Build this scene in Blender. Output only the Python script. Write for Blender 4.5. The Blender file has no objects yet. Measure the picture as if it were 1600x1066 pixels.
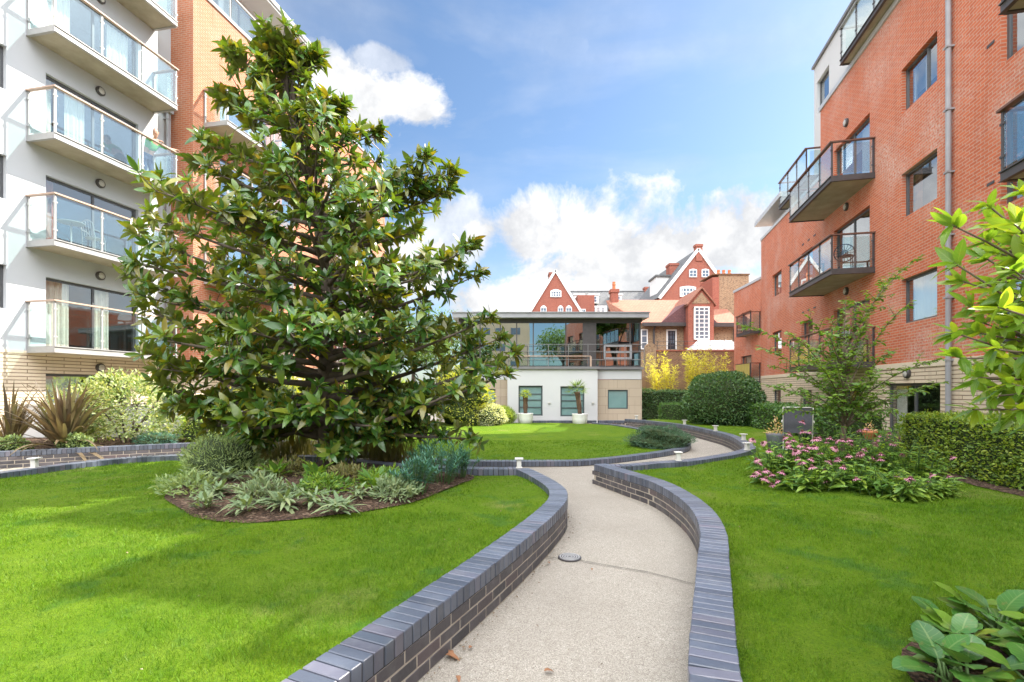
import bpy, bmesh, math, random
import numpy as np
from mathutils import Vector, Matrix
from mathutils.geometry import delaunay_2d_cdt

rng = np.random.default_rng(11)
random.seed(11)
SC = bpy.context.scene
COL = SC.collection
F, CX, HY, CZ = 755.0, 800.0, 608.0, 1.565        # focal length (px of the photo), centre, horizon row, eye height
R = math.radians

def gp(x, y, z=0.0):
    """Where the line of sight through (x, y) meets the level z."""
    Y = F * (CZ - z) / (y - HY)
    return ((x - CX) / F * Y, Y)

# ------------------------------------------------------------------ objects
def link(name, me, mat=None, parent=None, loc=None):
    o = bpy.data.objects.new(name, me)
    COL.objects.link(o)
    if mat is not None and me is not None and len(me.materials) == 0:
        for m in (mat if isinstance(mat, (list, tuple)) else [mat]):
            me.materials.append(m)
    if parent is not None: o.parent = parent
    if loc is not None: o.location = loc
    return o

def tag(o, label=None, cat=None, group=None, kind=None):
    if label: o['label'] = label
    if cat: o['category'] = cat
    if group: o['group'] = group
    if kind: o['kind'] = kind
    return o

def empty(name, loc=(0, 0, 0), rz=0.0, label=None, cat=None, group=None):
    o = bpy.data.objects.new(name, None)
    o.empty_display_size = .2
    COL.objects.link(o)
    o.location = loc; o.rotation_euler = (0, 0, rz)
    return tag(o, label, cat, group)

def copy_tree(o, parent=None):
    c = o.copy(); COL.objects.link(c)
    if parent is not None: c.parent = parent
    for ch in list(o.children):
        copy_tree(ch, c)
    return c

class MB:
    """Collects simple shapes and links them as one mesh."""
    def __init__(s): s.v = []; s.f = []; s.m = []; s.uv = None
    def add(s, vs, fs, mi=0):
        b = len(s.v)
        s.v.extend([tuple(p) for p in vs])
        for f in fs:
            s.f.append(tuple(i + b for i in f)); s.m.append(mi)
    def box(s, x0, x1, y0, y1, z0, z1, mi=0):
        vs = [(x0,y0,z0),(x1,y0,z0),(x1,y1,z0),(x0,y1,z0),(x0,y0,z1),(x1,y0,z1),(x1,y1,z1),(x0,y1,z1)]
        s.add(vs, [(0,3,2,1),(4,5,6,7),(0,1,5,4),(1,2,6,5),(2,3,7,6),(3,0,4,7)], mi)
    def obox(s, c, ax, ay, hx, hy, z0, z1, mi=0):
        """box about c with level axes ax, ay"""
        vs = []
        for z in (z0, z1):
            for sx, sy in ((-1,-1),(1,-1),(1,1),(-1,1)):
                vs.append((c[0]+ax[0]*hx*sx+ay[0]*hy*sy, c[1]+ax[1]*hx*sx+ay[1]*hy*sy, z))
        s.add(vs, [(0,3,2,1),(4,5,6,7),(0,1,5,4),(1,2,6,5),(2,3,7,6),(3,0,4,7)], mi)
    def bar(s, a, b, w, h=None, mi=0, up=(0,0,1)):
        a = Vector(a); b = Vector(b); d = (b-a).normalized(); u = Vector(up)
        if abs(d.dot(u)) > .98: u = Vector((0,1,0))
        sd = d.cross(u).normalized(); u = sd.cross(d)
        h = h or w
        vs = []
        for p in (a, b):
            for i, j in ((-1,-1),(1,-1),(1,1),(-1,1)):
                vs.append(p + sd*(w/2*i) + u*(h/2*j))
        s.add(vs, [(0,1,2,3),(7,6,5,4),(0,4,5,1),(1,5,6,2),(2,6,7,3),(3,7,4,0)], mi)
    def tube(s, pts, rad, n=8, mi=0, cap=True):
        pts = [Vector(p) for p in pts]
        if not hasattr(rad, '__len__'): rad = [rad]*len(pts)
        b = len(s.v); prev = None
        for i, p in enumerate(pts):
            d = (pts[min(i+1, len(pts)-1)] - pts[max(i-1, 0)])
            d = d.normalized() if d.length > 1e-9 else Vector((0,0,1))
            u = prev if prev is not None else (Vector((1,0,0)) if abs(d.x) < .8 else Vector((0,1,0)))
            sd = d.cross(u).normalized(); u2 = sd.cross(d).normalized(); prev = u2
            for k in range(n):
                a = 2*math.pi*k/n
                s.v.append(tuple(p + (sd*math.cos(a) + u2*math.sin(a))*rad[i]))
        for i in range(len(pts)-1):
            for k in range(n):
                k2 = (k+1) % n
                s.f.append((b+i*n+k, b+i*n+k2, b+(i+1)*n+k2, b+(i+1)*n+k)); s.m.append(mi)
        if cap:
            s.f.append(tuple(b+k for k in range(n))[::-1]); s.m.append(mi)
            e = b+(len(pts)-1)*n
            s.f.append(tuple(e+k for k in range(n))); s.m.append(mi)
    def lathe(s, prof, c=(0,0,0), n=20, mi=0):
        b = len(s.v)
        for r, z in prof:
            for k in range(n):
                a = 2*math.pi*k/n
                s.v.append((c[0]+r*math.cos(a), c[1]+r*math.sin(a), c[2]+z))
        for i in range(len(prof)-1):
            for k in range(n):
                k2 = (k+1) % n
                s.f.append((b+i*n+k, b+i*n+k2, b+(i+1)*n+k2, b+(i+1)*n+k)); s.m.append(mi)
        s.f.append(tuple(b+k for k in range(n))[::-1]); s.m.append(mi)
        e = b+(len(prof)-1)*n
        s.f.append(tuple(e+k for k in range(n))); s.m.append(mi)
    def prism(s, poly, y0, y1, mi=0):
        """outline in x, z drawn from y0 to y1"""
        n = len(poly)
        vs = [(x, y0, z) for x, z in poly] + [(x, y1, z) for x, z in poly]
        fs = [tuple(range(n)), tuple(range(2*n-1, n-1, -1))]
        fs += [(i, n+i, n+(i+1) % n, (i+1) % n) for i in range(n)]
        s.add(vs, fs, mi)
    def wall(s, x0, x1, z0, z1, y, holes=(), depth=.14, mi=0, mr=None):
        """a wall face towards -y with rectangular openings and their reveals"""
        mr = mi if mr is None else mr
        xs = sorted(set([x0, x1] + [min(max(h[i], x0), x1) for h in holes for i in (0, 1)]))
        zs = sorted(set([z0, z1] + [min(max(h[i], z0), z1) for h in holes for i in (2, 3)]))
        for a, b in zip(xs, xs[1:]):
            for c, d in zip(zs, zs[1:]):
                mx, mz = (a+b)/2, (c+d)/2
                if any(h[0] < mx < h[1] and h[2] < mz < h[3] for h in holes): continue
                s.add([(a,y,c),(b,y,c),(b,y,d),(a,y,d)], [(0,1,2,3)], mi)
        for h in holes:
            a, b = max(h[0], x0), min(h[1], x1); c, d = max(h[2], z0), min(h[3], z1)
            if b <= a or d <= c: continue
            e = y + depth
            s.add([(a,y,c),(a,e,c),(a,e,d),(a,y,d)], [(0,1,2,3)], mr)
            s.add([(b,y,c),(b,y,d),(b,e,d),(b,e,c)], [(0,1,2,3)], mr)
            if h[2] >= z0: s.add([(a,y,c),(b,y,c),(b,e,c),(a,e,c)], [(0,1,2,3)], mr)
            if h[3] <= z1: s.add([(a,y,d),(a,e,d),(b,e,d),(b,y,d)], [(0,1,2,3)], mr)
    def mesh(s, name, mats, smooth=False):
        me = bpy.data.meshes.new(name)
        me.from_pydata(s.v, [], s.f)
        for m in (mats if isinstance(mats, (list, tuple)) else [mats]): me.materials.append(m)
        if any(s.m): me.polygons.foreach_set('material_index', s.m)
        if smooth: me.polygons.foreach_set('use_smooth', [True]*len(s.f))
        me.update()
        return me
    def build(s, name, mats, parent=None, smooth=False, loc=None, bevel=0):
        o = link(name, s.mesh(name, mats, smooth), None, parent, loc)
        if bevel:
            b = o.modifiers.new('bevel', 'BEVEL'); b.width = bevel; b.segments = 1; b.limit_method = 'ANGLE'
        return o

def np_mesh(name, V, Q, mats, smooth=True, mi=None):
    me = bpy.data.meshes.new(name)
    V = np.ascontiguousarray(V, dtype=np.float32); Q = np.ascontiguousarray(Q, dtype=np.int32)
    k = Q.shape[1]
    me.vertices.add(len(V)); me.vertices.foreach_set('co', V.ravel())
    me.loops.add(Q.size); me.loops.foreach_set('vertex_index', Q.ravel())
    me.polygons.add(len(Q))
    me.polygons.foreach_set('loop_start', np.arange(0, Q.size, k, dtype=np.int32))
    if smooth: me.polygons.foreach_set('use_smooth', np.ones(len(Q), dtype=bool))
    for m in (mats if isinstance(mats, (list, tuple)) else [mats]): me.materials.append(m)
    if mi is not None: me.polygons.foreach_set('material_index', np.asarray(mi, dtype=np.int32))
    me.update(calc_edges=True); me.validate()
    return me

def leaf_t(w=.4, rows=(0,.12,.35,.62,.86,1), prof=(.10,.55,1,.92,.5,.03), fold=.25, curl=.25):
    """one leaf along +y, one unit long: (vertices, quads)"""
    v = []
    for t, p in zip(rows, prof):
        hw = w/2*p; zc = -curl*t*t
        v += [(-hw, t, zc+fold*hw), (0, t, zc), (hw, t, zc+fold*hw)]
    q = []
    for i in range(len(rows)-1):
        a = i*3
        q += [(a, a+1, a+4, a+3), (a+1, a+2, a+5, a+4)]
    return np.array(v), np.array(q)

LEAF = leaf_t(.37)
LEAF_S = leaf_t(.5, (0, .4, .8, 1), (.15, 1, .7, .05), .3, .2)
LEAF_D = leaf_t(.55, (0, .5, 1), (.12, 1, .06), .3, .15)
STRAP = leaf_t(.075, (0,.25,.5,.75,1), (1,1,.95,.7,.05), .5, .0)
BLADE = (np.array([(-.5,0,0),(.5,0,0),(.16,1,0),(-.16,1,0)]), np.array([(0,1,2,3)]))

def nrm(a):
    return a / np.maximum(np.linalg.norm(a, axis=-1, keepdims=True), 1e-9)

def inst(T, P, D, U, S):
    """T placed at every P, its y axis along D, its z axis near U, scaled by S"""
    tv, tf = T
    D = nrm(np.asarray(D, float)); U = np.asarray(U, float)
    sd = np.cross(D, U); bad = np.linalg.norm(sd, axis=1) < 1e-4
    sd[bad] = np.cross(D[bad], np.array([.3, .8, .5])); sd = nrm(sd); up = np.cross(sd, D)
    S = np.asarray(S, float)
    if S.ndim == 1: S = np.repeat(S[:, None], 3, 1)
    L = tv[None, :, :] * S[:, None, :]
    V = np.asarray(P)[:, None, :] + L[..., 0:1]*sd[:, None] + L[..., 1:2]*D[:, None] + L[..., 2:3]*up[:, None]
    n, k = len(P), len(tv)
    Q = (tf[None] + (np.arange(n)*k)[:, None, None]).reshape(-1, tf.shape[1])
    return V.reshape(-1, 3), Q

def rdir(n):
    return nrm(rng.normal(size=(n, 3)))

# ------------------------------------------------------------------ materials
def new_mat(name):
    m = bpy.data.materials.new(name); m.use_nodes = True
    nt = m.node_tree; nt.nodes.clear()
    out = nt.nodes.new('ShaderNodeOutputMaterial')
    return m, nt, out

def N(nt, t, **kw):
    n = nt.nodes.new('ShaderNode'+t)
    for k, v in kw.items():
        if hasattr(n, k): setattr(n, k, v)
        else: n.inputs[k].default_value = v
    return n

def c4(c): return (c[0], c[1], c[2], 1)

def mixc(nt, f, a, b, mode='MIX'):
    n = nt.nodes.new('ShaderNodeMix'); n.data_type = 'RGBA'; n.blend_type = mode
    for s, v in ((0, f), (6, a), (7, b)):
        if hasattr(v, 'is_output'): nt.links.new(v, n.inputs[s])
        elif s == 0: n.inputs[0].default_value = v
        else: n.inputs[s].default_value = c4(v)
    return n.outputs[2]

def math_n(nt, op, a, b=None, c=None, clamp=False):
    n = nt.nodes.new('ShaderNodeMath'); n.operation = op; n.use_clamp = clamp
    for i, v in enumerate((a, b, c)):
        if v is None: continue
        if hasattr(v, 'is_output'): nt.links.new(v, n.inputs[i])
        else: n.inputs[i].default_value = v
    return n.outputs[0]

def ramp(nt, f, stops):
    n = nt.nodes.new('ShaderNodeValToRGB'); nt.links.new(f, n.inputs[0])
    e = n.color_ramp.elements
    while len(e) < len(stops): e.new(.5)
    for el, (p, c) in zip(e, stops):
        el.position = p; el.color = c4(c)
    return n.outputs[0]

def noise(nt, scale, detail=4, vec=None, rough=.55, dist=0):
    n = N(nt, 'TexNoise'); n.inputs['Scale'].default_value = scale; n.inputs['Detail'].default_value = detail
    n.inputs['Roughness'].default_value = rough; n.inputs['Distortion'].default_value = dist
    if vec is None: vec = N(nt, 'TexCoord').outputs['Object']
    nt.links.new(vec, n.inputs['Vector'])
    return n.outputs['Fac']

def principled(nt, out, col, rough=.6, metal=0, spec=.5, bump=None, bstr=.3, bdist=.01):
    p = N(nt, 'BsdfPrincipled')
    if hasattr(col, 'is_output'): nt.links.new(col, p.inputs['Base Color'])
    else: p.inputs['Base Color'].default_value = c4(col)
    if hasattr(rough, 'is_output'): nt.links.new(rough, p.inputs['Roughness'])
    else: p.inputs['Roughness'].default_value = rough
    p.inputs['Metallic'].default_value = metal
    p.inputs['Specular IOR Level'].default_value = spec
    if bump is not None:
        b = N(nt, 'Bump'); b.inputs['Strength'].default_value = bstr; b.inputs['Distance'].default_value = bdist
        nt.links.new(bump, b.inputs['Height']); nt.links.new(b.outputs[0], p.inputs['Normal'])
    nt.links.new(p.outputs[0], out.inputs[0])
    return p

def m_plain(name, a, b=None, scale=3, rough=.6, metal=0, bump=.0, fine=60, spec=.5):
    """a surface that drifts between two near colours, with a fine grain"""
    m, nt, out = new_mat(name)
    b = b or tuple(x*.82 for x in a)
    f = noise(nt, scale, 6); g = noise(nt, fine, 2)
    col = mixc(nt, ramp(nt, f, [(.3, (0,0,0)), (.7, (1,1,1))]), a, b)
    col = mixc(nt, math_n(nt, 'MULTIPLY', g, .18), col, tuple(x*.6 for x in a))
    principled(nt, out, col, rough, metal, spec, g if bump else None, bump, .004)
    return m

def facade_vec(nt):
    """x or y of the object, whichever runs along the wall, and z"""
    tc = N(nt, 'TexCoord')
    so = N(nt, 'SeparateXYZ'); nt.links.new(tc.outputs['Object'], so.inputs[0])
    sn = N(nt, 'SeparateXYZ'); nt.links.new(tc.outputs['Normal'], sn.inputs[0])
    f = math_n(nt, 'GREATER_THAN', math_n(nt, 'ABSOLUTE', sn.outputs[0]), .6)
    mx = nt.nodes.new('ShaderNodeMix'); nt.links.new(f, mx.inputs[0])
    nt.links.new(so.outputs[0], mx.inputs[2]); nt.links.new(so.outputs[1], mx.inputs[3])
    cb = N(nt, 'CombineXYZ'); nt.links.new(mx.outputs[0], cb.inputs[0]); nt.links.new(so.outputs[2], cb.inputs[1])
    return cb.outputs[0], tc.outputs['Object']

def m_brick(name, c1, c2, mortar, bw=.225, rh=.075, ms=.012, bloom=0, dark=None, rough=.8, bstr=.5):
    m, nt, out = new_mat(name)
    vec, ov = facade_vec(nt)
    br = N(nt, 'TexBrick'); nt.links.new(vec, br.inputs['Vector'])
    br.inputs['Color1'].default_value = c4(c1); br.inputs['Color2'].default_value = c4(c2); br.inputs['Mortar'].default_value = c4(mortar)
    br.inputs['Scale'].default_value = 1; br.inputs['Brick Width'].default_value = bw; br.inputs['Row Height'].default_value = rh
    br.inputs['Mortar Size'].default_value = ms; br.inputs['Mortar Smooth'].default_value = .1; br.inputs['Bias'].default_value = -.1
    col = br.outputs['Color']
    big = noise(nt, .5, 5, ov)
    col = mixc(nt, math_n(nt, 'MULTIPLY', ramp(nt, big, [(.35, (0,0,0)), (.75, (1,1,1))]), .18), col, tuple(x*.7 for x in c1))
    mp = N(nt, 'Mapping'); mp.inputs['Scale'].default_value = (5, 5, .35); nt.links.new(ov, mp.inputs['Vector'])
    sk = noise(nt, 1.0, 4, mp.outputs[0], .6)
    col = mixc(nt, math_n(nt, 'MULTIPLY', ramp(nt, sk, [(.52, (0,0,0)), (.72, (1,1,1))]), .30), col, tuple(x*.5 for x in c1))
    if dark:
        d = noise(nt, 8, 2, ov)
        col = mixc(nt, math_n(nt, 'MULTIPLY', ramp(nt, d, [(.55, (0,0,0)), (.62, (1,1,1))]), .5), col, dark)
    if bloom:                                      # lime bloom on the bricks
        a = noise(nt, .45, 4, ov, .65); b = noise(nt, 16, 4, ov, .75)
        k = math_n(nt, 'MULTIPLY', ramp(nt, a, [(.48, (0,0,0)), (.68, (1,1,1))]), ramp(nt, b, [(.42, (0,0,0)), (.62, (1,1,1))]))
        col = mixc(nt, math_n(nt, 'MULTIPLY', k, bloom), col, (.62, .52, .47))
    h = math_n(nt, 'SUBTRACT', 1.0, br.outputs['Fac'])
    principled(nt, out, col, rough, 0, .3, h, bstr, .008)
    return m

def m_leaf(name, stops, back=None, rough=.4, trans=.35, tcol=None, spec=.5, var=.35, veins=0):
    """leaf: colour by leaf, paler underside if asked, light coming through"""
    m, nt, out = new_mat(name)
    g = N(nt, 'NewGeometry')
    col = ramp(nt, g.outputs['Random Per Island'], stops)
    nz = noise(nt, 1.3, 3)
    col = mixc(nt, math_n(nt, 'MULTIPLY', ramp(nt, nz, [(.35, (0,0,0)), (.65, (1,1,1))]), var), col, stops[-1][1])
    if veins:
        uvn = N(nt, 'UVMap'); su = N(nt, 'SeparateXYZ'); nt.links.new(uvn.outputs[0], su.inputs[0])
        au = math_n(nt, 'ABSOLUTE', su.outputs[0])
        mid = math_n(nt, 'LESS_THAN', au, .07)
        fr = math_n(nt, 'FRACT', math_n(nt, 'SUBTRACT', math_n(nt, 'MULTIPLY', su.outputs[1], 8.0), math_n(nt, 'MULTIPLY', au, 1.6)))
        sv = math_n(nt, 'MULTIPLY', math_n(nt, 'LESS_THAN', fr, .13), .55)
        col = mixc(nt, math_n(nt, 'MULTIPLY', math_n(nt, 'MAXIMUM', mid, sv), veins), col, (.30,.38,.14))
        spn = noise(nt, 38, 3)
        col = mixc(nt, math_n(nt, 'MULTIPLY', ramp(nt, spn, [(.60, (0,0,0)), (.70, (1,1,1))]), .35), col, (.20,.15,.05))
    front = col
    if back: col = mixc(nt, g.outputs['Backfacing'], col, back)
    p = N(nt, 'BsdfPrincipled'); nt.links.new(col, p.inputs['Base Color'])
    p.inputs['Roughness'].default_value = rough; p.inputs['Specular IOR Level'].default_value = spec
    t = N(nt, 'BsdfTranslucent')
    tc = mixc(nt, 1.0, front, tcol or (2.2, 2.0, .7), 'MULTIPLY'); nt.links.new(tc, t.inputs['Color'])
    mx = N(nt, 'MixShader'); mx.inputs[0].default_value = trans
    nt.links.new(p.outputs[0], mx.inputs[1]); nt.links.new(t.outputs[0], mx.inputs[2]); nt.links.new(mx.outputs[0], out.inputs[0])
    return m

def m_glass(name, tint=(.85,.93,.92), base=.12, rough=0.0, fres=1.3, gcol=(1,1,1), wavy=.015):
    m, nt, out = new_mat(name)
    t = N(nt, 'BsdfTransparent'); t.inputs[0].default_value = c4(tint)
    g = N(nt, 'BsdfGlossy'); g.inputs['Roughness'].default_value = rough; g.inputs[0].default_value = c4(gcol)
    lw = N(nt, 'LayerWeight'); lw.inputs[0].default_value = .5
    nz = noise(nt, 1.2, 2)
    if wavy:
        b = N(nt, 'Bump'); b.inputs['Strength'].default_value = wavy; b.inputs['Distance'].default_value = .05
        nt.links.new(nz, b.inputs['Height']); nt.links.new(b.outputs[0], g.inputs['Normal'])
    f = math_n(nt, 'ADD', math_n(nt, 'MULTIPLY', math_n(nt, 'POWER', lw.outputs['Facing'], 3), fres), base, None, True)
    mx = N(nt, 'MixShader'); nt.links.new(f, mx.inputs[0])
    nt.links.new(t.outputs[0], mx.inputs[1]); nt.links.new(g.outputs[0], mx.inputs[2]); nt.links.new(mx.outputs[0], out.inputs[0])
    return m

M = {}
M['red_brick'] = m_brick('red_brick', (.58,.155,.072), (.47,.11,.052), (.50,.29,.21), bloom=.75)
M['orange_brick'] = m_brick('orange_brick', (.47,.15,.07), (.40,.115,.052), (.43,.26,.18), bloom=.25)
M['far_brick'] = m_brick('far_brick', (.36,.095,.055), (.29,.072,.045), (.32,.17,.13), dark=(.2,.06,.05))
M['buff_brick'] = m_brick('buff_brick', (.34,.21,.12), (.25,.14,.075), (.36,.29,.20), dark=(.09,.06,.05))
M['brown_brick'] = m_brick('brown_brick', (.24,.12,.06), (.17,.08,.045), (.26,.19,.13), dark=(.07,.05,.04))
M['stone_band'] = m_brick('stone_band', (.70,.585,.44), (.62,.51,.375), (.24,.17,.115), bw=.9, rh=.095, ms=.011, bstr=1)
M['stone_block'] = m_brick('stone_block', (.46,.38,.29), (.41,.335,.25), (.29,.24,.18), bw=1.1, rh=.4, ms=.008, bstr=.3)
M['smooth_stone'] = m_plain('smooth_stone', (.72,.61,.46), (.64,.54,.41), 2, .8, 0, .1)
M['render'] = m_plain('white_render', (.58,.585,.59), (.54,.545,.55), .7, .9, 0, .15, 90)
M['render_cool'] = m_plain('cool_white_render', (.50,.51,.53), (.465,.475,.495), .7, .9, 0, .15, 90)
M['concrete'] = m_plain('concrete_soffit', (.44,.39,.30), (.30,.26,.19), 2.2, .9, 0, .2, 40)
M['steel'] = m_plain('galvanised_steel', (.42,.41,.40), (.34,.33,.32), 5, .45, .3)
M['dark_steel'] = m_plain('dark_steel', (.085,.075,.075), (.06,.055,.055), 5, .45, .2)
M['frame'] = m_plain('grey_window_frame', (.10,.10,.105), (.08,.08,.085), 5, .4)
M['frame_teal'] = m_plain('slate_window_frame', (.075,.10,.105), (.06,.085,.09), 5, .4)
M['white_frame'] = m_plain('white_window_frame', (.8,.8,.78), (.74,.74,.72), 5, .5)
M['wood_rail'] = m_plain('pale_wood_rail', (.46,.33,.26), (.38,.26,.20), 12, .55, 0, .1)
M['dark_wood'] = m_plain('dark_wood_rail', (.16,.07,.045), (.11,.05,.035), 12, .5)
M['pipe'] = m_plain('grey_pipe', (.34,.34,.36), (.27,.27,.29), 3, .4)
M['coping_metal'] = m_plain('pale_metal_coping', (.52,.53,.54), (.46,.47,.48), 3, .4, .2)
M['roof_metal'] = m_plain('grey_roof_edge', (.20,.195,.20), (.16,.155,.16), 3, .5)
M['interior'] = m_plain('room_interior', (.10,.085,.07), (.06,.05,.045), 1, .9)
M['curtain'] = m_plain('pale_curtain', (.72,.68,.60), (.60,.56,.48), 8, .9)
M['drape_blue'] = m_plain('blue_drape', (.02,.045,.14), (.015,.03,.09), 8, .9)
M['drape_brown'] = m_plain('brown_drape', (.30,.13,.09), (.22,.10,.07), 8, .9)
M['blind'] = m_plain('white_blind', (.76,.76,.75), (.68,.68,.68), 3, .8)
M['pane'] = m_glass('window_glass', (.80,.86,.86), .34, 0.0, .6, (.93,.97,1))
M['pane_clear'] = m_glass('door_glass', (.86,.90,.90), .16, 0.0, .6)
M['pane_mirror'] = m_glass('mirror_glazing', (.025,.032,.036), .52, 0.0, .3, (.66,.80,.86))
M['pane_frost'] = m_plain('frosted_glass', (.20,.33,.32), (.15,.26,.26), 1.2, .12, 0, 0, 60, .8)
M['balcony_glass'] = m_glass('balcony_glass', (.84,.93,.93), .10, 0.0, .7, wavy=0)
M['lamp_glass'] = m_plain('lamp_glass', (.55,.53,.48), (.5,.48,.44), 4, .3)
M['tile'] = m_brick('clay_tile', (.36,.165,.11), (.31,.13,.085), (.17,.075,.05), bw=.22, rh=.11, ms=.01)
M['plum_tile'] = m_brick('plum_tile', (.16,.075,.075), (.13,.06,.065), (.08,.04,.04), bw=.22, rh=.11, ms=.01)
M['slate'] = m_brick('slate_roof', (.15,.15,.155), (.10,.105,.11), (.07,.07,.07), bw=.3, rh=.18, ms=.01, dark=(.2,.19,.16))
M['white_pot'] = m_plain('white_glazed_pot', (.78,.77,.75), (.70,.69,.67), 4, .45)
M['terracotta'] = m_plain('terracotta', (.52,.17,.07), (.44,.14,.06), 8, .75)
M['black_pot'] = m_plain('black_planter', (.025,.025,.035), (.02,.02,.028), 5, .5)
M['grey_pot'] = m_plain('grey_planter', (.16,.17,.19), (.12,.13,.145), 5, .6)
M['lantern'] = m_plain('garden_light_metal', (.62,.60,.55), (.52,.50,.46), 6, .5)
M['beige'] = m_plain('beige_render', (.60,.47,.32), (.54,.42,.28), .5, .9)
M['skin'] = m_plain('skin', (.55,.32,.23), (.5,.28,.2), 9, .55)
M['hair'] = m_plain('dark_hair', (.03,.02,.015), (.02,.015,.01), 20, .6)
M['green_shirt'] = m_plain('green_shirt', (.16,.50,.14), (.12,.40,.10), 12, .9)
M['trouser'] = m_plain('blue_trousers', (.06,.08,.16), (.05,.06,.12), 12, .9)
M['fabric'] = m_plain('grey_sling_fabric', (.17,.16,.21), (.13,.125,.165), 40, .85)
M['bark'] = m_plain('dark_bark', (.12,.09,.065), (.06,.045,.035), 9, .9, 0, .8, 35)
M['pale_bark'] = m_plain('pale_bark', (.16,.115,.08), (.10,.075,.05), 9, .9, 0, .6, 35)
M['palm_bark'] = m_plain('palm_fibre', (.15,.085,.05), (.07,.045,.03), 20, .95, 0, .9, 50)
M['timber'] = m_plain('weathered_timber', (.30,.19,.12), (.22,.14,.09), 6, .85, 0, .3)
M['petal'] = m_plain('pink_petal', (.40,.13,.22), (.50,.23,.29), 25, .6)
M['cone'] = m_plain('dark_cone', (.11,.03,.02), (.05,.015,.015), 60, .7)
M['stem'] = m_plain('green_stem', (.07,.13,.03), (.05,.10,.025), 9, .6)
M['bamboo_cane'] = m_plain('bamboo_cane', (.48,.40,.10), (.40,.33,.08), 5, .5)
M['dry_leaf'] = m_plain('dry_leaf', (.28,.13,.06), (.20,.09,.04), 12, .8)

LF = {}
LF['magnolia'] = m_leaf('magnolia_leaf', [(0,(.026,.084,.018)), (.30,(.048,.122,.022)), (.62,(.095,.18,.022)), (.84,(.19,.23,.024)), (.95,(.21,.16,.03)), (1,(.06,.13,.022))], (.13,.135,.035), .27, .25, (2.6,2.0,.5), .6)
LF['elm'] = m_leaf('elm_leaf', [(0,(.065,.15,.03)), (.6,(.105,.205,.035)), (1,(.17,.27,.035))], None, .5, .35)
LF['laurel'] = m_leaf('laurel_leaf', [(0,(.10,.21,.03)), (.55,(.17,.28,.03)), (.85,(.28,.33,.03)), (1,(.13,.24,.03))], (.20,.30,.05), .3, .5, (2.1,1.9,.6), .6, .35, .4)
LF['box'] = m_leaf('hedge_leaf', [(0,(.035,.10,.018)), (.55,(.06,.15,.022)), (.85,(.11,.20,.025)), (1,(.06,.14,.02))], None, .42, .25)
LF['privet'] = m_leaf('privet_leaf', [(0,(.07,.15,.018)), (.5,(.15,.25,.022)), (.8,(.32,.37,.035)), (1,(.20,.28,.022))], None, .42, .3)
LF['dome'] = m_leaf('dome_leaf', [(0,(.028,.088,.030)), (.6,(.062,.14,.040)), (.9,(.13,.21,.06)), (1,(.07,.13,.03))], None, .4, .2)
LF['yellow'] = m_leaf('golden_leaf', [(0,(.14,.20,.025)), (.6,(.26,.29,.03)), (1,(.36,.36,.07))], None, .5, .4)
LF['variegated'] = m_leaf('variegated_leaf', [(0,(.16,.23,.07)), (.4,(.09,.16,.04)), (.75,(.50,.52,.30)), (1,(.28,.33,.13))], None, .5, .35)
LF['white'] = m_leaf('white_edged_leaf', [(0,(.20,.27,.10)), (.6,(.5,.52,.34)), (1,(.62,.62,.46))], None, .5, .35)
LF['lime'] = m_leaf('lime_leaf', [(0,(.14,.25,.04)), (.6,(.24,.34,.06)), (1,(.36,.42,.10))], None, .5, .35)
LF['bamboo'] = m_leaf('bamboo_leaf', [(0,(.46,.47,.04)), (.6,(.60,.59,.05)), (1,(.74,.70,.16))], None, .5, .4, (1.6,1.4,.5))
LF['phormium'] = m_leaf('flax_leaf', [(0,(.06,.046,.028)), (.4,(.12,.080,.045)), (.75,(.19,.155,.07)), (1,(.10,.105,.045))], (.12,.09,.055), .4, .15, (2,1.6,1))
LF['lamb'] = m_leaf('silver_leaf', [(0,(.11,.175,.085)), (.6,(.17,.235,.12)), (1,(.24,.275,.13))], None, .85, .2)
LF['euphorbia'] = m_leaf('blue_green_leaf', [(0,(.025,.095,.075)), (.6,(.045,.14,.105)), (1,(.075,.18,.12))], None, .5, .25)
LF['hebe'] = m_leaf('sage_leaf', [(0,(.13,.21,.08)), (.6,(.20,.28,.11)), (1,(.27,.33,.12))], None, .6, .25)
LF['wispy'] = m_leaf('wispy_stalk', [(0,(.09,.10,.03)), (.6,(.13,.14,.035)), (1,(.16,.13,.05))], None, .7, .25)
LF['juniper'] = m_leaf('juniper_leaf', [(0,(.025,.075,.04)), (.6,(.05,.12,.06)), (1,(.09,.16,.08))], None, .7, .1)
LF['bergenia'] = m_leaf('bergenia_leaf', [(0,(.022,.10,.022)), (.6,(.05,.16,.024)), (.88,(.13,.24,.02)), (1,(.2,.25,.02))], (.10,.16,.05), .30, .2, (2.2,2,.6), .5, .15, .28)
LF['cone'] = m_leaf('coneflower_leaf', [(0,(.05,.14,.025)), (.5,(.09,.20,.03)), (.85,(.18,.28,.03)), (1,(.22,.30,.03))], None, .55, .3)
LF['palm'] = m_leaf('palm_frond', [(0,(.07,.13,.04)), (.6,(.12,.19,.06)), (1,(.17,.24,.06))], None, .5, .25)
LF['palm_lime'] = m_leaf('young_palm_frond', [(0,(.26,.36,.02)), (.6,(.36,.44,.03)), (1,(.42,.48,.05))], None, .5, .35)
LF['far_tree'] = m_leaf('far_tree_leaf', [(0,(.05,.11,.025)), (.6,(.08,.15,.03)), (1,(.13,.19,.04))], None, .6, .3)
LF['geranium'] = m_leaf('pink_bloom', [(0,(.55,.33,.22)), (.6,(.62,.42,.28)), (1,(.30,.33,.10))], None, .7, .3)
LF['purple'] = m_leaf('purple_grass_leaf', [(0,(.16,.12,.14)), (.6,(.24,.22,.20)), (1,(.30,.30,.24))], None, .6, .2)

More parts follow.
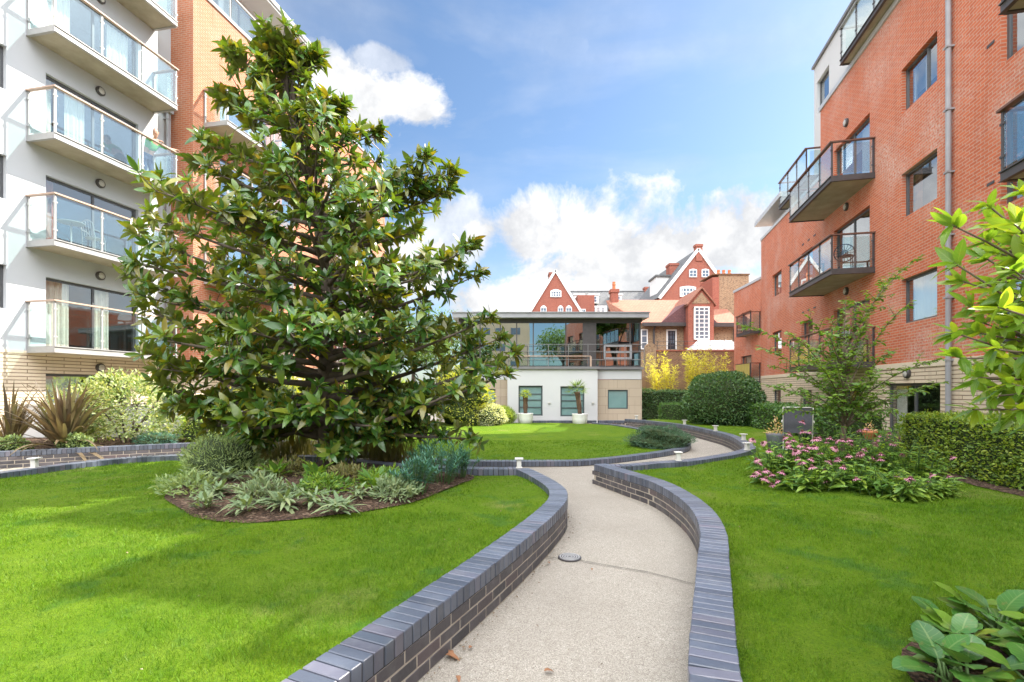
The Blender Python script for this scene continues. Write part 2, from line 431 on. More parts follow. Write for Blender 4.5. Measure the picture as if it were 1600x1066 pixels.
def m_grass(name, blades):
    m, nt, out = new_mat(name)
    ov = N(nt, 'TexCoord').outputs['Object']
    a = noise(nt, .55, 5, ov, .6); b = noise(nt, 3.2, 4, ov, .6); c = noise(nt, 70, 3, ov, .8)
    col = mixc(nt, ramp(nt, a, [(.32, (0,0,0)), (.68, (1,1,1))]), (.082,.162,.006), (.132,.205,.006))
    col = mixc(nt, math_n(nt, 'MULTIPLY', ramp(nt, b, [(.42, (0,0,0)), (.66, (1,1,1))]), .7), col, (.135,.205,.016))
    w = noise(nt, .9, 4, ov, .6)
    col = mixc(nt, math_n(nt, 'MULTIPLY', ramp(nt, w, [(.60, (0,0,0)), (.74, (1,1,1))]), .55), col, (.26,.25,.09))
    cl = noise(nt, 2.1, 4, ov, .7)
    col = mixc(nt, math_n(nt, 'MULTIPLY', ramp(nt, cl, [(.56, (0,0,0)), (.66, (1,1,1))]), .6), col, (.045,.13,.022))
    if blades:
        g = N(nt, 'NewGeometry')
        col = mixc(nt, math_n(nt, 'MULTIPLY', math_n(nt, 'POWER', g.outputs['Random Per Island'], 2.0), .8), col, (.15,.31,.018))
        dk = noise(nt, 16, 3, ov, .7)
        col = mixc(nt, math_n(nt, 'MULTIPLY', ramp(nt, dk, [(.40, (1,1,1)), (.58, (0,0,0))]), .6), col, (.035,.10,.006))
        p = N(nt, 'BsdfPrincipled'); nt.links.new(col, p.inputs['Base Color']); p.inputs['Roughness'].default_value = .5
        p.inputs['Specular IOR Level'].default_value = .25
        t = N(nt, 'BsdfTranslucent'); nt.links.new(mixc(nt, 1.0, col, (1.35,1.4,.6), 'MULTIPLY'), t.inputs['Color'])
        mx = N(nt, 'MixShader'); mx.inputs[0].default_value = .35
        nt.links.new(p.outputs[0], mx.inputs[1]); nt.links.new(t.outputs[0], mx.inputs[2]); nt.links.new(mx.outputs[0], out.inputs[0])
    else:
        col = mixc(nt, math_n(nt, 'MULTIPLY', ramp(nt, c, [(.35, (1,1,1)), (.6, (0,0,0))]), .55), col, (.03,.075,.008))
        principled(nt, out, col, .9, 0, .1, c, .9, .03)
    return m
M['lawn'] = m_grass('lawn_turf', False)
M['blades'] = m_grass('grass_blades', True)

def m_path():
    m, nt, out = new_mat('bonded_gravel')
    ov = N(nt, 'TexCoord').outputs['Object']
    v = N(nt, 'TexVoronoi'); v.inputs['Scale'].default_value = 210; nt.links.new(ov, v.inputs['Vector'])
    vs = N(nt, 'SeparateXYZ'); nt.links.new(v.outputs['Color'], vs.inputs[0])
    col = ramp(nt, vs.outputs[0], [(0, (.17,.146,.115)), (.3, (.265,.235,.195)), (.75, (.325,.293,.247)), (1, (.44,.405,.35))])
    a = noise(nt, .8, 5, ov); b = noise(nt, 9, 4, ov)
    col = mixc(nt, math_n(nt, 'MULTIPLY', ramp(nt, a, [(.4, (0,0,0)), (.66, (1,1,1))]), .42), col, (.20,.175,.145))
    col = mixc(nt, math_n(nt, 'MULTIPLY', ramp(nt, b, [(.55, (0,0,0)), (.75, (1,1,1))]), .22), col, (.17,.145,.125))
    principled(nt, out, col, .85, 0, .3, v.outputs['Distance'], .5, .004)
    return m
M['path'] = m_path()

def m_soil():
    m, nt, out = new_mat('bark_mulch')
    ov = N(nt, 'TexCoord').outputs['Object']
    v = N(nt, 'TexVoronoi'); v.inputs['Scale'].default_value = 38; nt.links.new(ov, v.inputs['Vector'])
    vs = N(nt, 'SeparateXYZ'); nt.links.new(v.outputs['Color'], vs.inputs[0])
    col = ramp(nt, vs.outputs[0], [(0, (.03,.02,.014)), (.5, (.075,.045,.03)), (.85, (.12,.075,.05)), (1, (.2,.14,.1))])
    principled(nt, out, col, .95, 0, .2, v.outputs['Distance'], 1, .03)
    return m
M['soil'] = m_soil()

def m_engineering(name, lo, hi, rough):
    m, nt, out = new_mat(name)
    g = N(nt, 'NewGeometry'); ov = N(nt, 'TexCoord').outputs['Object']
    col = ramp(nt, g.outputs['Random Per Island'], [(0, lo), (.45, tuple((a+b)/2 for a, b in zip(lo, hi))), (.9, hi), (.97, (hi[0]*1.3, hi[1]*1.0, hi[2]*.95)), (1, lo)])
    s = noise(nt, 45, 4, ov); st = noise(nt, 6, 4, ov)
    col = mixc(nt, math_n(nt, 'MULTIPLY', ramp(nt, st, [(.5, (0,0,0)), (.75, (1,1,1))]), .16), col, (.28,.27,.26))
    r = math_n(nt, 'MULTIPLY_ADD', s, .3, rough)
    principled(nt, out, col, r, 0, .75, s, .25, .004)
    return m
M['coping_brick'] = m_engineering('blue_coping_brick', (.046,.055,.078), (.088,.103,.140), .24)
M['blue_brick'] = m_engineering('blue_engineering_brick', (.030,.028,.034), (.068,.058,.064), .4)
M['dark_joint'] = m_plain('dark_joint', (.05,.05,.055), (.035,.035,.04), 12, .95)
M['mortar'] = m_plain('mortar', (.40,.35,.285), (.32,.275,.22), 12, .95, 0, .3)

# ------------------------------------------------------------------ ground, path, lawns
def spline(pts, step, closed=False):
    P = [Vector((p[0], p[1], 0)) for p in pts]; out = []
    for i in range(len(P)-1):
        p0, p1, p2, p3 = P[max(i-1, 0)], P[i], P[i+1], P[min(i+2, len(P)-1)]
        for k in range(24):
            t = k/24
            out.append(.5*((2*p1) + (p2-p0)*t + (2*p0-5*p1+4*p2-p3)*t*t + (-p0+3*p1-3*p2+p3)*t**3))
    out.append(P[-1])
    res = [out[0].copy()]; acc = 0
    for a, b in zip(out, out[1:]):
        L = (b-a).length; pos = 0
        while acc + L - pos >= step:
            pos += step - acc; acc = 0
            res.append(a.lerp(b, pos/L if L else 0))
        acc += L - pos
    return res

def offset(pts, d):
    """pts shifted d to the left of their run"""
    out = []
    for i, p in enumerate(pts):
        t = (pts[min(i+1, len(pts)-1)] - pts[max(i-1, 0)]).normalized()
        out.append(p + Vector((-t.y, t.x, 0))*d)
    return out

LW = [(-3.5,-3.5),(-2.35,-1.2),(-1.72,0),(-1.17,1.1),(-.74,2.03),(-.507,2.55),(-.315,2.977),(-.092,3.478),(.225,4.24),(.493,4.966),(.633,5.495),(.647,6.11),(.459,6.93),(.24,7.58)]
LC = [(.16,7.66),(-.64,7.66),(-1.9,8.05),(-3.5,8.95),(-4.8,9.28),(-5.85,9.22),(-6.75,8.95),(-7.3,8.3),(-7.68,7.1),(-8.1,5.0),(-8.5,2),(-8.7,-3.5)]
RW = [(-1.5,-3.5),(-.62,-1.2),(-.1,0),(.36,1.15),(.725,1.98),(.821,2.254),(1.209,3.18),(1.367,3.56),(1.626,4.18),(1.814,4.84),(1.897,5.53),(1.86,6.38),(1.62,7.12),(1.335,7.94)]
RF = [(1.52,7.72),(1.95,7.74),(2.47,8.02),(3.06,8.25),(3.75,8.72),(4.52,9.38),(5.15,10.2),(5.55,11.3),(5.93,12.7),(6.08,14.07),(6.05,16.7),(5.47,18.8),(4.8,20.0)]
BW = [(-13.2,8.2),(-11.5,8.75),(-10.0,9.48),(-8.6,10.3),(-7.18,11.0),(-5.6,11.4),(-4.0,11.25)]
IW = [(-3.9,11.2),(-2.8,10.6),(-1.8,10.0),(-.81,9.72),(.64,9.7),(1.56,9.83),(2.8,10.58),(4.1,11.7),(4.62,12.5),(4.95,13.6),(5.05,15),(4.9,17),(4.4,19.5),(3.6,20.9)]

def fill(poly, hf, step, mat, name, kind='structure', jitter=0):
    """a sheet over poly with heights hf(x, y)"""
    from math import floor
    xs = [p[0] for p in poly]; ys = [p[1] for p in poly]
    def inside(x, y):
        c = False; n = len(poly)
        for i in range(n):
            x1, y1 = poly[i][0], poly[i][1]; x2, y2 = poly[(i+1) % n][0], poly[(i+1) % n][1]
            if (y1 > y) != (y2 > y) and x < (x2-x1)*(y-y1)/(y2-y1)+x1: c = not c
        return c
    pts = [Vector((p[0], p[1])) for p in poly]; nb = len(pts)
    x = min(xs)
    while x < max(xs):
        y = min(ys)
        while y < max(ys):
            if inside(x, y): pts.append(Vector((x+random.uniform(-.2,.2)*step, y+random.uniform(-.2,.2)*step)))
            y += step
        x += step
    v, e, f, *_ = delaunay_2d_cdt(pts, [], [list(range(nb))], 1, 1e-4)
    me = bpy.data.meshes.new(name)
    me.from_pydata([(p.x, p.y, hf(p.x, p.y)) for p in v], [], [tuple(q) for q in f])
    me.polygons.foreach_set('use_smooth', [True]*len(me.polygons))
    bm = bmesh.new(); bm.from_mesh(me); bmesh.ops.recalc_face_normals(bm, faces=bm.faces)
    if sum(q.normal.z for q in bm.faces) < 0: bmesh.ops.reverse_faces(bm, faces=bm.faces)
    bm.to_mesh(me); bm.free()
    o = link(name, me, mat); tag(o, kind=kind)
    return o, inside

def sst(a, b, x):
    t = min(max((x-a)/(b-a), 0), 1); return t*t*(3-2*t)

def wob(x, y): return .012*math.sin(x*2.1+y*.7)+.01*math.sin(y*2.9-x*1.3)
def h_left(x, y): return .268 + wob(x, y)*.7 - .03*sst(6.5, 7.6, y)
def edge_right(y): return 10.19+.225*(y-11.57)
def h_right(x, y):
    base = .25 + wob(x, y)
    d = edge_right(y) - x
    return base - .70*sst(2.4, .9, d)
def h_back(x, y): return .075 + .22*sst(-2.4, -6.5, x) + wob(x, y)*.5
def h_bed(x, y): return .29 + wob(x*2, y*2)

g = MB(); g.add([(-400,-400,-.52),(400,-400,-.52),(400,600,-.52),(-400,600,-.52)], [(0,1,2,3)])
M['ground'] = m_plain('dull_ground', (.20,.18,.15), (.14,.13,.11), .3, .95)
tag(g.build('ground', M['ground']), kind='structure')
fill([(-14,-5),(-1,-5),(.8,-.5),(1.6,3),(2.3,6),(2.6,8.0),(5.2,9.9),(5.85,12),(6.0,17),(5.6,19),(7,23.4),(-14,23.4)], lambda x, y: .006*math.sin(x*1.3+y), 1.2, M['path'], 'path')
lw = spline(LW, .2); lc = spline(LC, .25); rw = spline(RW, .2); rf = spline(RF, .25); bw = spline(BW, .25); iw = spline(IW, .25)
pl = [(p.x, p.y) for p in offset(lw, .11)] + [(p.x, p.y) for p in offset(lc, .11)]
lawn_l, in_l = fill(pl, h_left, .35, M['lawn'], 'lawn')
pr = [(p.x, p.y) for p in offset(rw, -.11)][::1] + [(p.x, p.y) for p in offset(rf, .1)] + [(7,21.5),(12.2,21.5)] + [(edge_right(y)+.3, y) for y in (20,15,10,5,0,-3.5)]
lawn_r, in_r = fill(pr, h_right, .35, M['lawn'], 'lawn')
pb = [(p.x, p.y) for p in offset(iw, .11)] + [(1.5,21.4),(-2.4,21.4),(-6,20),(-7.5,17),(-7.3,12.6),(-5.6,11.6)]
lawn_b, in_b = fill(pb, h_back, .5, M['lawn'], 'lawn')
pd = [(p.x, p.y) for p in offset(bw, .11)][:-6] + [(-6.9,12.9),(-9,12.9),(-13,12.6),(-13.4,10)]
fill(pd, h_bed, .3, M['soil'], 'planting_bed')

# round bed under the magnolia, strip of mulch under the hedge
BC, BR = (-2.55, 6.95), (1.95, 2.15)
def in_bed(x, y, k=1.0):
    a = math.atan2(y-BC[1], x-BC[0]); w = 1+.03*math.sin(3*a)+.02*math.sin(7*a+1)
    return ((x-BC[0])/BR[0])**2 + ((y-BC[1])/BR[1])**2 < (k*w)**2
ell = []
for i in range(72):
    a = 2*math.pi*i/72; w = 1+.03*math.sin(3*a)+.02*math.sin(7*a+1)
    ell.append((BC[0]+BR[0]*w*math.cos(a), BC[1]+BR[1]*w*math.sin(a)))
def h_mound(x, y):
    d = math.hypot((x-BC[0])/BR[0], (y-BC[1])/BR[1])
    return h_left(x, y) - .012 + .10*max(0, 1-d)**.7 + random.uniform(0, .012)
fill(ell, lambda x, y: h_mound(x, y) + .016, .14, M['soil'], 'flower_bed')
hs = [(6.0,3.6),(6.15,5),(6.35,6.6),(6.75,8.75),(7.9,9.1),(7.7,3.6)]
fill(hs, lambda x, y: h_right(x, y)+.012, .3, M['soil'], 'mulch_strip')
bs = [(2.55+.74*math.cos(t), 2.12+.52*math.sin(t)) for t in np.linspace(0, 2*math.pi, 24)[:-1]]
fill(bs, lambda x, y: h_right(x, y)+.012, .2, M['soil'], 'corner_bed')

# grass blades: real ones where they can be told apart
def in_poly(poly, x, y):
    c = np.zeros(len(x), bool); n = len(poly)
    for i in range(n):
        x1, y1 = poly[i][0], poly[i][1]; x2, y2 = poly[(i+1) % n][0], poly[(i+1) % n][1]
        if y1 == y2: continue
        c ^= ((y1 > y) != (y2 > y)) & (x < (x2-x1)*(y-y1)/(y2-y1)+x1)
    return c
def grass(name, poly, hf, areas, avoid):
    X = []; Yy = []; S = []
    for (x0, x1, y0, y1, n, h) in areas:
        x = rng.uniform(x0, x1, n); y = rng.uniform(y0, y1, n)
        k = in_poly(poly, x, y)
        for q in avoid: k &= ~in_poly(q, x, y)
        X.append(x[k]); Yy.append(y[k]); S.append(np.full(k.sum(), h))
    X = np.concatenate(X); Yy = np.concatenate(Yy); S = np.concatenate(S); n = len(X)
    P = np.column_stack([X, Yy, [hf(x, y)-.006 for x, y in zip(X.tolist(), Yy.tolist())]])
    D = np.column_stack([rng.normal(0, .45, n), rng.normal(0, .45, n), np.ones(n)])
    U = np.column_stack([rng.normal(size=n), rng.normal(size=n), np.zeros(n)])
    clump = .8+.28*np.sin(X*3.1+np.sin(Yy*2.3))*np.sin(Yy*2.7+1.1)+.22*np.sin(X*13+np.sin(Yy*9))*np.sin(Yy*11+1.1)
    L = S*rng.uniform(.55, 1.25, n)*clump
    Wd = np.maximum(.0032, .0011*Yy)*rng.uniform(.7, 1.3, n)
    V, Q = inst(BLADE, P, D, U, np.column_stack([Wd, L, L]))
    o = link(name, np_mesh(name, V, Q, M['blades'], False)); tag(o, 'short mown green grass blades', 'grass', kind='stuff')
    return o
bed_edge = [(BC[0]+(x-BC[0])*.985, BC[1]+(y-BC[1])*.985) for x, y in ell]
grass('grass', pl, h_left, [(-4.5,.7,1.6,3.2,60000,.040), (-6,.7,3.2,5.0,56000,.040), (-8,.7,5.0,9.2,60000,.036)], [bed_edge])
grass('grass', pr, h_right, [(.7,4,1.4,3.2,52000,.040), (1.2,6.2,3.2,5.5,60000,.040), (1.5,8,5.5,9.5,56000,.034)], [hs, bs])
grass('grass', pb, h_back, [(-7,5,9.8,14,30000,.036)], [])

# ------------------------------------------------------------------ low brick garden walls
def garden_wall(name, pts, side, ztop, zbot, label, courses=3):
    """side: +1 if the body of the wall lies left of its run"""
    root = empty(name, label=label, cat='garden wall', group='low blue brick garden walls')
    W = .215
    mid = offset(spline(pts, .04), side*W/2)
    # coping: bricks on edge
    def march(poly, step):
        res = []; acc = step/2; pos = 0
        for a, b in zip(poly, poly[1:]):
            L = (b-a).length
            while acc <= L:
                t = (b-a).normalized() if L else Vector((1,0,0))
                res.append((a+(b-a)*(acc/L), t)); acc += step
            acc -= L
        return res
    cp = MB()
    for p, t in march(mid, .0755):
        n = Vector((-t.y, t.x, 0)); j = random.uniform(-.0015, .0015)
        a = random.uniform(-.012, .012); t2 = Vector((t.x-t.y*a, t.y+t.x*a, 0)); n2 = Vector((-t2.y, t2.x, 0))
        cp.obox(p + n*random.uniform(-.002, .002), t2, n2, .0333, W/2, ztop-.1025, ztop+j)
    cp.build('coping', M['coping_brick'], root, bevel=.004)
    br = MB()
    for k in range(courses):
        zt = ztop-.1125-.075*k
        if zt-.065 < zbot-.03: break
        poly = mid if k % 2 else mid[3:]
        for p, t in march(poly, .2255):
            n = Vector((-t.y, t.x, 0))
            br.obox(p, t, n, .1075, W/2-.004+random.uniform(-.001, .001), zt-.065, zt)
    if br.v: br.build('brickwork', M['blue_brick'], root, bevel=.003)
    mo = MB(); a = offset(mid, W/2-.0065); b = offset(mid, -W/2+.0065); n = len(mid)
    for z in (zbot, ztop-.112):
        mo.v += [(p.x, p.y, z) for p in a] + [(p.x, p.y, z) for p in b]
    for i in range(n-1):
        A0, B0, A1, B1 = i, n+i, 2*n+i, 3*n+i
        for q in ((A1, B1, B1+1, A1+1), (A0, A1, A1+1, A0+1), (B0, B0+1, B1+1, B1)):
            mo.f.append(q); mo.m.append(0)
    mo.f += [(0, n, 3*n, 2*n), (n-1, 3*n-1, 4*n-1, 2*n-1)]; mo.m += [0, 0]
    mo.build('mortar', M['mortar'], root)
    jo = MB()
    for z in (ztop-.111, ztop-.011): jo.v += [(p.x, p.y, z) for p in a] + [(p.x, p.y, z) for p in b]
    jo.f = list(mo.f); jo.m = list(mo.m); jo.build('joints', M['dark_joint'], root)
    return root

ZC = .335
garden_wall('garden_wall', LW, 1, ZC, -.05, 'dark blue brick wall curving along the near lawn with the magnolia, path side')
garden_wall('garden_wall', LC, 1, ZC, -.05, 'low blue brick wall sweeping behind the magnolia bed to the far left')
garden_wall('garden_wall', RW, -1, ZC, -.05, 'dark blue brick wall bending past the drain cover along the coneflower lawn')
garden_wall('garden_wall', RF, 1, ZC, -.05, 'blue brick wall with four garden lights sweeping round the bend toward the domed bush')
garden_wall('garden_wall', BW, 1, ZC, -.05, 'blue brick retaining wall in front of the bronze flax bed')
garden_wall('garden_wall', IW, 1, .115, -.05, 'lowest blue brick edging round the back lawn and juniper', 0)
garden_wall('garden_wall', [(3.75,20.9),(5.0,20.9),(5.3,20.3)], 1, .20, -.05, 'short blue brick wall end in front of the pavilion stone corner', 1)
garden_wall('garden_wall', [(.9,21.5),(3.75,21.5)], 1, .16, -.05, 'long dark planter edge at the foot of the white pavilion wall', 0)

# ------------------------------------------------------------------ small lights on the walls
def make_light():
    r = empty('garden_light')
    b = MB(); b.box(-.036,.036,-.036,.036,0,.125); b.box(-.05,.05,-.05,.05,0,.012)
    b.build('body', M['lantern'], r, bevel=.004)
    c = MB(); c.box(-.066,.066,-.066,.066,.135,.155); c.box(-.028,.028,-.028,.028,.125,.135)
    c.build('cap', M['lantern'], r, bevel=.004)
    return r
lights = [((.11,7.52), 'square garden light on the wall corner between magnolia bed and path'),
          ((-7.46,7.55), 'square garden light at far left on the wall below the bronze flax'),
          ((2.85,8.28), 'square garden light on the wall facing the juniper'),
          ((4.72,9.70), 'square garden light on the sharpest part of the wall bend'),
          ((5.56,11.6), 'square garden light on the wall bend beside the lawn edge, just behind the sharpest part'),
          ((5.98,14.2), 'square garden light on the far wall in front of the domed bush trunk'),
          ((6.0,16.8), 'square garden light on the far wall beside the small box hedge'),
          ((5.05,19.6), 'square garden light on the far wall end near the pavilion corner')]
proto = make_light()
for i, ((x, y), lab) in enumerate(lights):
    o = proto if i == 0 else copy_tree(proto)
    o.location = (x, y, ZC+.002); o.rotation_euler.z = random.uniform(-.2, .2) + (.3 if x > 4 else 0)
    tag(o, lab, 'garden light', 'square garden lights on the walls')

# drain cover, leaves on the path
def drain():
    r = empty('drain_cover', (*gp(890, 872), .003), .3, 'round dark metal drain cover set into the path', 'drain cover')
    b = MB(); b.lathe([(.108,0),(.108,.006),(.1,.008)], n=32); b.build('plate', M['dark_steel'], r)
    c = MB()
    for rad in (.022, .044, .066, .088):
        for k in range(28):
            a, a2 = 2*math.pi*k/28, 2*math.pi*(k+1)/28
            vs = [(rr*math.cos(t), rr*math.sin(t), z) for z in (.008, .013) for t in (a, a2) for rr in (rad-.006, rad+.006)]
            c.add(vs, [(4,5,7,6),(0,4,6,2),(1,3,7,5)])
    c.build('ring', M['steel'], r)
drain()
lt = leaf_t(.55, (0,.2,.5,.8,1), (.1,.8,1,.6,.05), .5, .5)
fl = [(695,1030,.09,'curled brown leaf on the path beside the brick wall foot'), (703,1022,.06,'small brown leaf touching the larger one by the wall foot'), (850,1055,.055,'orange brown leaf alone in the middle of the path'),
      (714,1062,.05,'brown leaf at the nearest edge of the path'), (858,884,.05,'small dry leaf between wall and drain cover'), (925,892,.03,'tiny dark leaf beyond the drain cover'), (733,1019,.04,'tiny brown leaf just right of the curled leaf')]
for x, y, s, lab in fl:
    X, Y = gp(x, y); a = random.uniform(0, 6.28)
    V, Q = inst(lt, np.array([[X, Y, .022]]), np.array([[math.cos(a), math.sin(a), .25]]), np.array([[.2,.1,1]]), np.array([s]))
    tag(link('fallen_leaf', np_mesh('fallen_leaf', V, Q, M['dry_leaf'])), lab, 'leaf', 'fallen leaves on the path')

jb = MB(); jp = [gp(905,877), gp(960,887), gp(1010,895), gp(1050,905), gp(1083,914)]; jn = [gp(838,868), gp(870,874)]
for P_ in (jp, jn):
    for (x0, y0), (x1, y1) in zip(P_, P_[1:]):
        for k in range(4):
            t, t2 = k/4, (k+1)/4; w_ = .004+.003*random.random(); xa, ya, xb, yb = x0+(x1-x0)*t, y0+(y1-y0)*t+random.uniform(-.004,.004), x0+(x1-x0)*t2, y0+(y1-y0)*t2
            jb.add([(xa,ya-w_,.0105),(xb,yb-w_,.0105),(xb,yb+w_,.0105),(xa,ya+w_,.0105)], [(0,1,2,3)])
M['crack'] = m_plain('dirt_filled_joint', (.09,.08,.06), (.06,.06,.04), 20, .95)
tag(jb.build('path_joint', M['crack']), kind='structure')
P_ = []
for q in lw[14:60:1]:
    for _ in range(11):
        P_.append((q.x+abs(random.gauss(0,.05))+.01, q.y+random.uniform(-.1,.1), .012))
for q in rw[18:60:2]:
    for _ in range(2): P_.append((q.x-abs(random.gauss(0,.06))-.01, q.y+random.uniform(-.15,.15), .012))
for _ in range(50): P_.append((random.uniform(-.6,1.6), random.uniform(1.9,7), .012))
for _ in range(150):
    x, y = random.uniform(-6,5.5), random.uniform(1.7,8)
    for q, hf in ((pl, h_left), (pr, h_right)):
        if in_poly(q, np.array([x]), np.array([y]))[0] and not in_poly(ell, np.array([x]), np.array([y]))[0]: P_.append((x, y, hf(x, y)+.028))
n_ = len(P_); V, Q = inst(LEAF_D, np.array(P_), np.column_stack([rng.normal(size=n_), rng.normal(size=n_), rng.normal(0,.3,n_)]), np.column_stack([rng.normal(0,.4,n_), rng.normal(0,.4,n_), np.ones(n_)]), rng.uniform(.006,.024,n_))
tag(link('leaf_litter', np_mesh('leaf_litter', V, Q, m_leaf('litter', [(0,(.10,.06,.035)), (.5,(.2,.13,.07)), (.8,(.05,.035,.025)), (1,(.32,.27,.2))], None, .8, .05))), 'crumbs of dry leaf and grit along the wall foot', 'leaf litter', kind='stuff')

# ------------------------------------------------------------------ pieces of buildings
_cache = {}
def part(key, name, maker, mat, parent, loc=(0,0,0), smooth=False):
    """the mesh for key is made once and shared"""
    if key not in _cache:
        b = MB(); maker(b); _cache[key] = b.mesh(name, mat, smooth)
    o = bpy.data.objects.new(name, _cache[key]); COL.objects.link(o)
    o.parent = parent; o.location = loc
    return o

def window(parent, h, y, style='plain', frame='frame', glass='pane', depth=.11, curtain=None, bars=(), rails=(), name='window', fw=.055):
    """h = (x0, x1, z0, z1) in the wall's frame; frame with the pane as its child; curtain behind"""
    w, ht = h[1]-h[0], h[3]-h[2]
    key = (round(w, 3), round(ht, 3), frame, bars, rails, fw)
    def mk(b):
        b.box(0, w, 0, .06, 0, fw); b.box(0, w, 0, .06, ht-fw, ht)
        b.box(0, fw, 0.001, .059, fw, ht-fw); b.box(w-fw, w, 0.001, .059, fw, ht-fw)
        for t in bars: b.box(w*t-.03, w*t+.03, .002, .058, fw, ht-fw)
        for t in rails: b.box(fw, w-fw, .003, .057, ht*t-.025, ht*t+.025)
    o = part(('win',)+key, name, mk, M[frame], parent, (h[0], y+depth, h[2]))
    def mp(b): b.add([(fw,.03,fw),(w-fw,.03,fw),(w-fw,.03,ht-fw),(fw,.03,ht-fw)], [(0,1,2,3)])
    part(('pane', round(w,3), round(ht,3), glass, fw), 'pane', mp, M[glass], o)
    if curtain:
        def mc(b):
            for (f0, f1, dz) in curtain[1]:
                n = max(6, int((f1-f0)*w/.035)); z1 = ht-.02; z0 = dz*ht
                row = [(w*(f0+(f1-f0)*i/n), .18+.025*math.sin(i*1.9)+.01*math.sin(i*.7)) for i in range(n+1)]
                vs = [(x, yy, z0) for x, yy in row] + [(x, yy, z1) for x, yy in row]
                b.add(vs, [(i, i+1, n+2+i, n+1+i) for i in range(n)])
        part(('cur', round(w,3), round(ht,3), curtain), 'curtain', mc, M[curtain[0]], o)
    return o

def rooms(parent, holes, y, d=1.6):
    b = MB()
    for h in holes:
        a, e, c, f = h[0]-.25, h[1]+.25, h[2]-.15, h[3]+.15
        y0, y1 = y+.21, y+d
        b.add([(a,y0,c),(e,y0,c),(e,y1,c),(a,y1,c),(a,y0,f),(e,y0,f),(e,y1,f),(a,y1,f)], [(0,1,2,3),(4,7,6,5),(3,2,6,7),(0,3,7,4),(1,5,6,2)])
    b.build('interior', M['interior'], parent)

def wall_lamp(parent, x, y, z):
    def mk(b):
        b.v = []; prof = [(.135,0),(.135,.05),(.115,.075),(.095,.08)]
        n = 20
        for r, d in prof:
            for k in range(n):
                a = 2*math.pi*k/n; b.v.append((r*math.cos(a), -d, r*math.sin(a)))
        for i in range(3):
            for k in range(n): b.f.append((i*n+k, i*n+(k+1)%n, (i+1)*n+(k+1)%n, (i+1)*n+k)); b.m.append(0)
        b.box(-.1, .1, -.084, -.07, .0, .03)
    o = part('wlamp', 'wall_lamp', mk, M['dark_steel'], parent, (x, y, z))
    def mg(b):
        n = 20
        vs = [(0,-.105,0)] + [(.06*math.cos(2*math.pi*k/n), -.098, .06*math.sin(2*math.pi*k/n)) for k in range(n)] + [(.096*math.cos(2*math.pi*k/n), -.075, .096*math.sin(2*math.pi*k/n)) for k in range(n)]
        b.add(vs, [(0, 1+k, 1+(k+1)%n) for k in range(n)] + [(1+k, n+1+k, n+1+(k+1)%n, 1+(k+1)%n) for k in range(n)])
    part('wlampg', 'lamp_glass', mg, M['lamp_glass'], o, (0,0,0), True)
    return o

def balcony(parent, x0, x1, y, dep, zf, rail='wood_rail', metal='steel', panels=3, hr=1.22, flip=False, ends=(1, 1)):
    """a cantilevered balcony out of the wall plane y towards -y, floor level zf"""
    w = x1-x0; th = .13
    key = (round(w,2), round(dep,2), rail, metal, panels, round(hr,2), ends)
    def mk(b):
        b.box(.06, w-.06, -dep+.06, -.005, -th+.012, .0, 1)                       # concrete deck
        b.box(0, w, -dep, -dep+.055, -th, .035); b.box(0, w, -dep-.03, -dep+.05, -th-.012, -th)   # edge channel
        b.box(0, w, -dep-.03, -dep, .012, .035)
        for xa, xb in ((0, .055), (w-.055, w)):
            b.box(xa, xb, -dep+.056, -.004, -th+.001, .034)
            b.box(xa-.02 if xa == 0 else xa, xb if xa == 0 else xb+.02, -dep+.056, -.004, -th-.011, -th)
    o = part(('bal',)+key, 'balcony', mk, [M[metal], M['concrete']], parent, (x0, y, zf))
    def mr(b):
        b.box(-.03, w+.03, -dep-.045, -dep+.055, hr-.04, hr)
        for k, (xa, xb) in enumerate(((-.03, .06), (w-.06, w+.03))):
            if ends[k]: b.box(xa, xb, -dep+.056, -.004, hr-.04, hr-.001)
    part(('hr',)+key, 'handrail', mr, M[rail], o)
    def mpst(b):
        b.box(-.022, .022, -.022, .022, .0, hr-.076)
        for z in (.245, hr-.285): b.box(-.05, .05, -.03, .005, z-.02, z+.02)
    pts_ = [(x, -dep+.028) for x in [.03] + [w*i/panels for i in range(1, panels)] + [w-.03]]
    for k, x in enumerate((.03, w-.03)):
        if ends[k]: pts_ += [(x, -.036)]
    for x, yy in pts_: part(('pst', metal, round(hr,2)), 'post', mpst, M[metal], o, (x, yy, .035))
    def mg(b):
        pw = (w-.06)/panels-.07; b.box(0, pw, 0, .012, .0, hr-.20)
    for i in range(panels):
        part(('gl',)+key, 'glass_panel', mg, M['balcony_glass'], o, (.03+(w-.06)*i/panels+.035, -dep+.012, .09))
    def ms(b): b.box(0, .012, 0, dep-.24, 0, hr-.20)
    for k, x in enumerate((.024, w-.036)):
        if ends[k]: part(('gs',)+key, 'glass_panel', ms, M['balcony_glass'], o, (x, -dep+.15, .09))
    return o

def pipe(parent, x, y, z0, z1, r=.05, hopper=False):
    def mk(b):
        b.tube([(0,0,z0),(0,0,z1)], r, 12)
        z = z0+1.2
        while z < z1: b.box(-r-.012, r+.012, -r-.012, .13, z-.02, z+.02); z += 1.43
        if hopper: b.box(-.13, .13, -.13, .13, z1-.02, z1+.28); b.box(-.15, .15, -.15, .15, z1+.24, z1+.31)
    return part(('pipe', z0, z1, r, hopper), 'downpipe', mk, M['pipe'], parent, (x, y, 0))

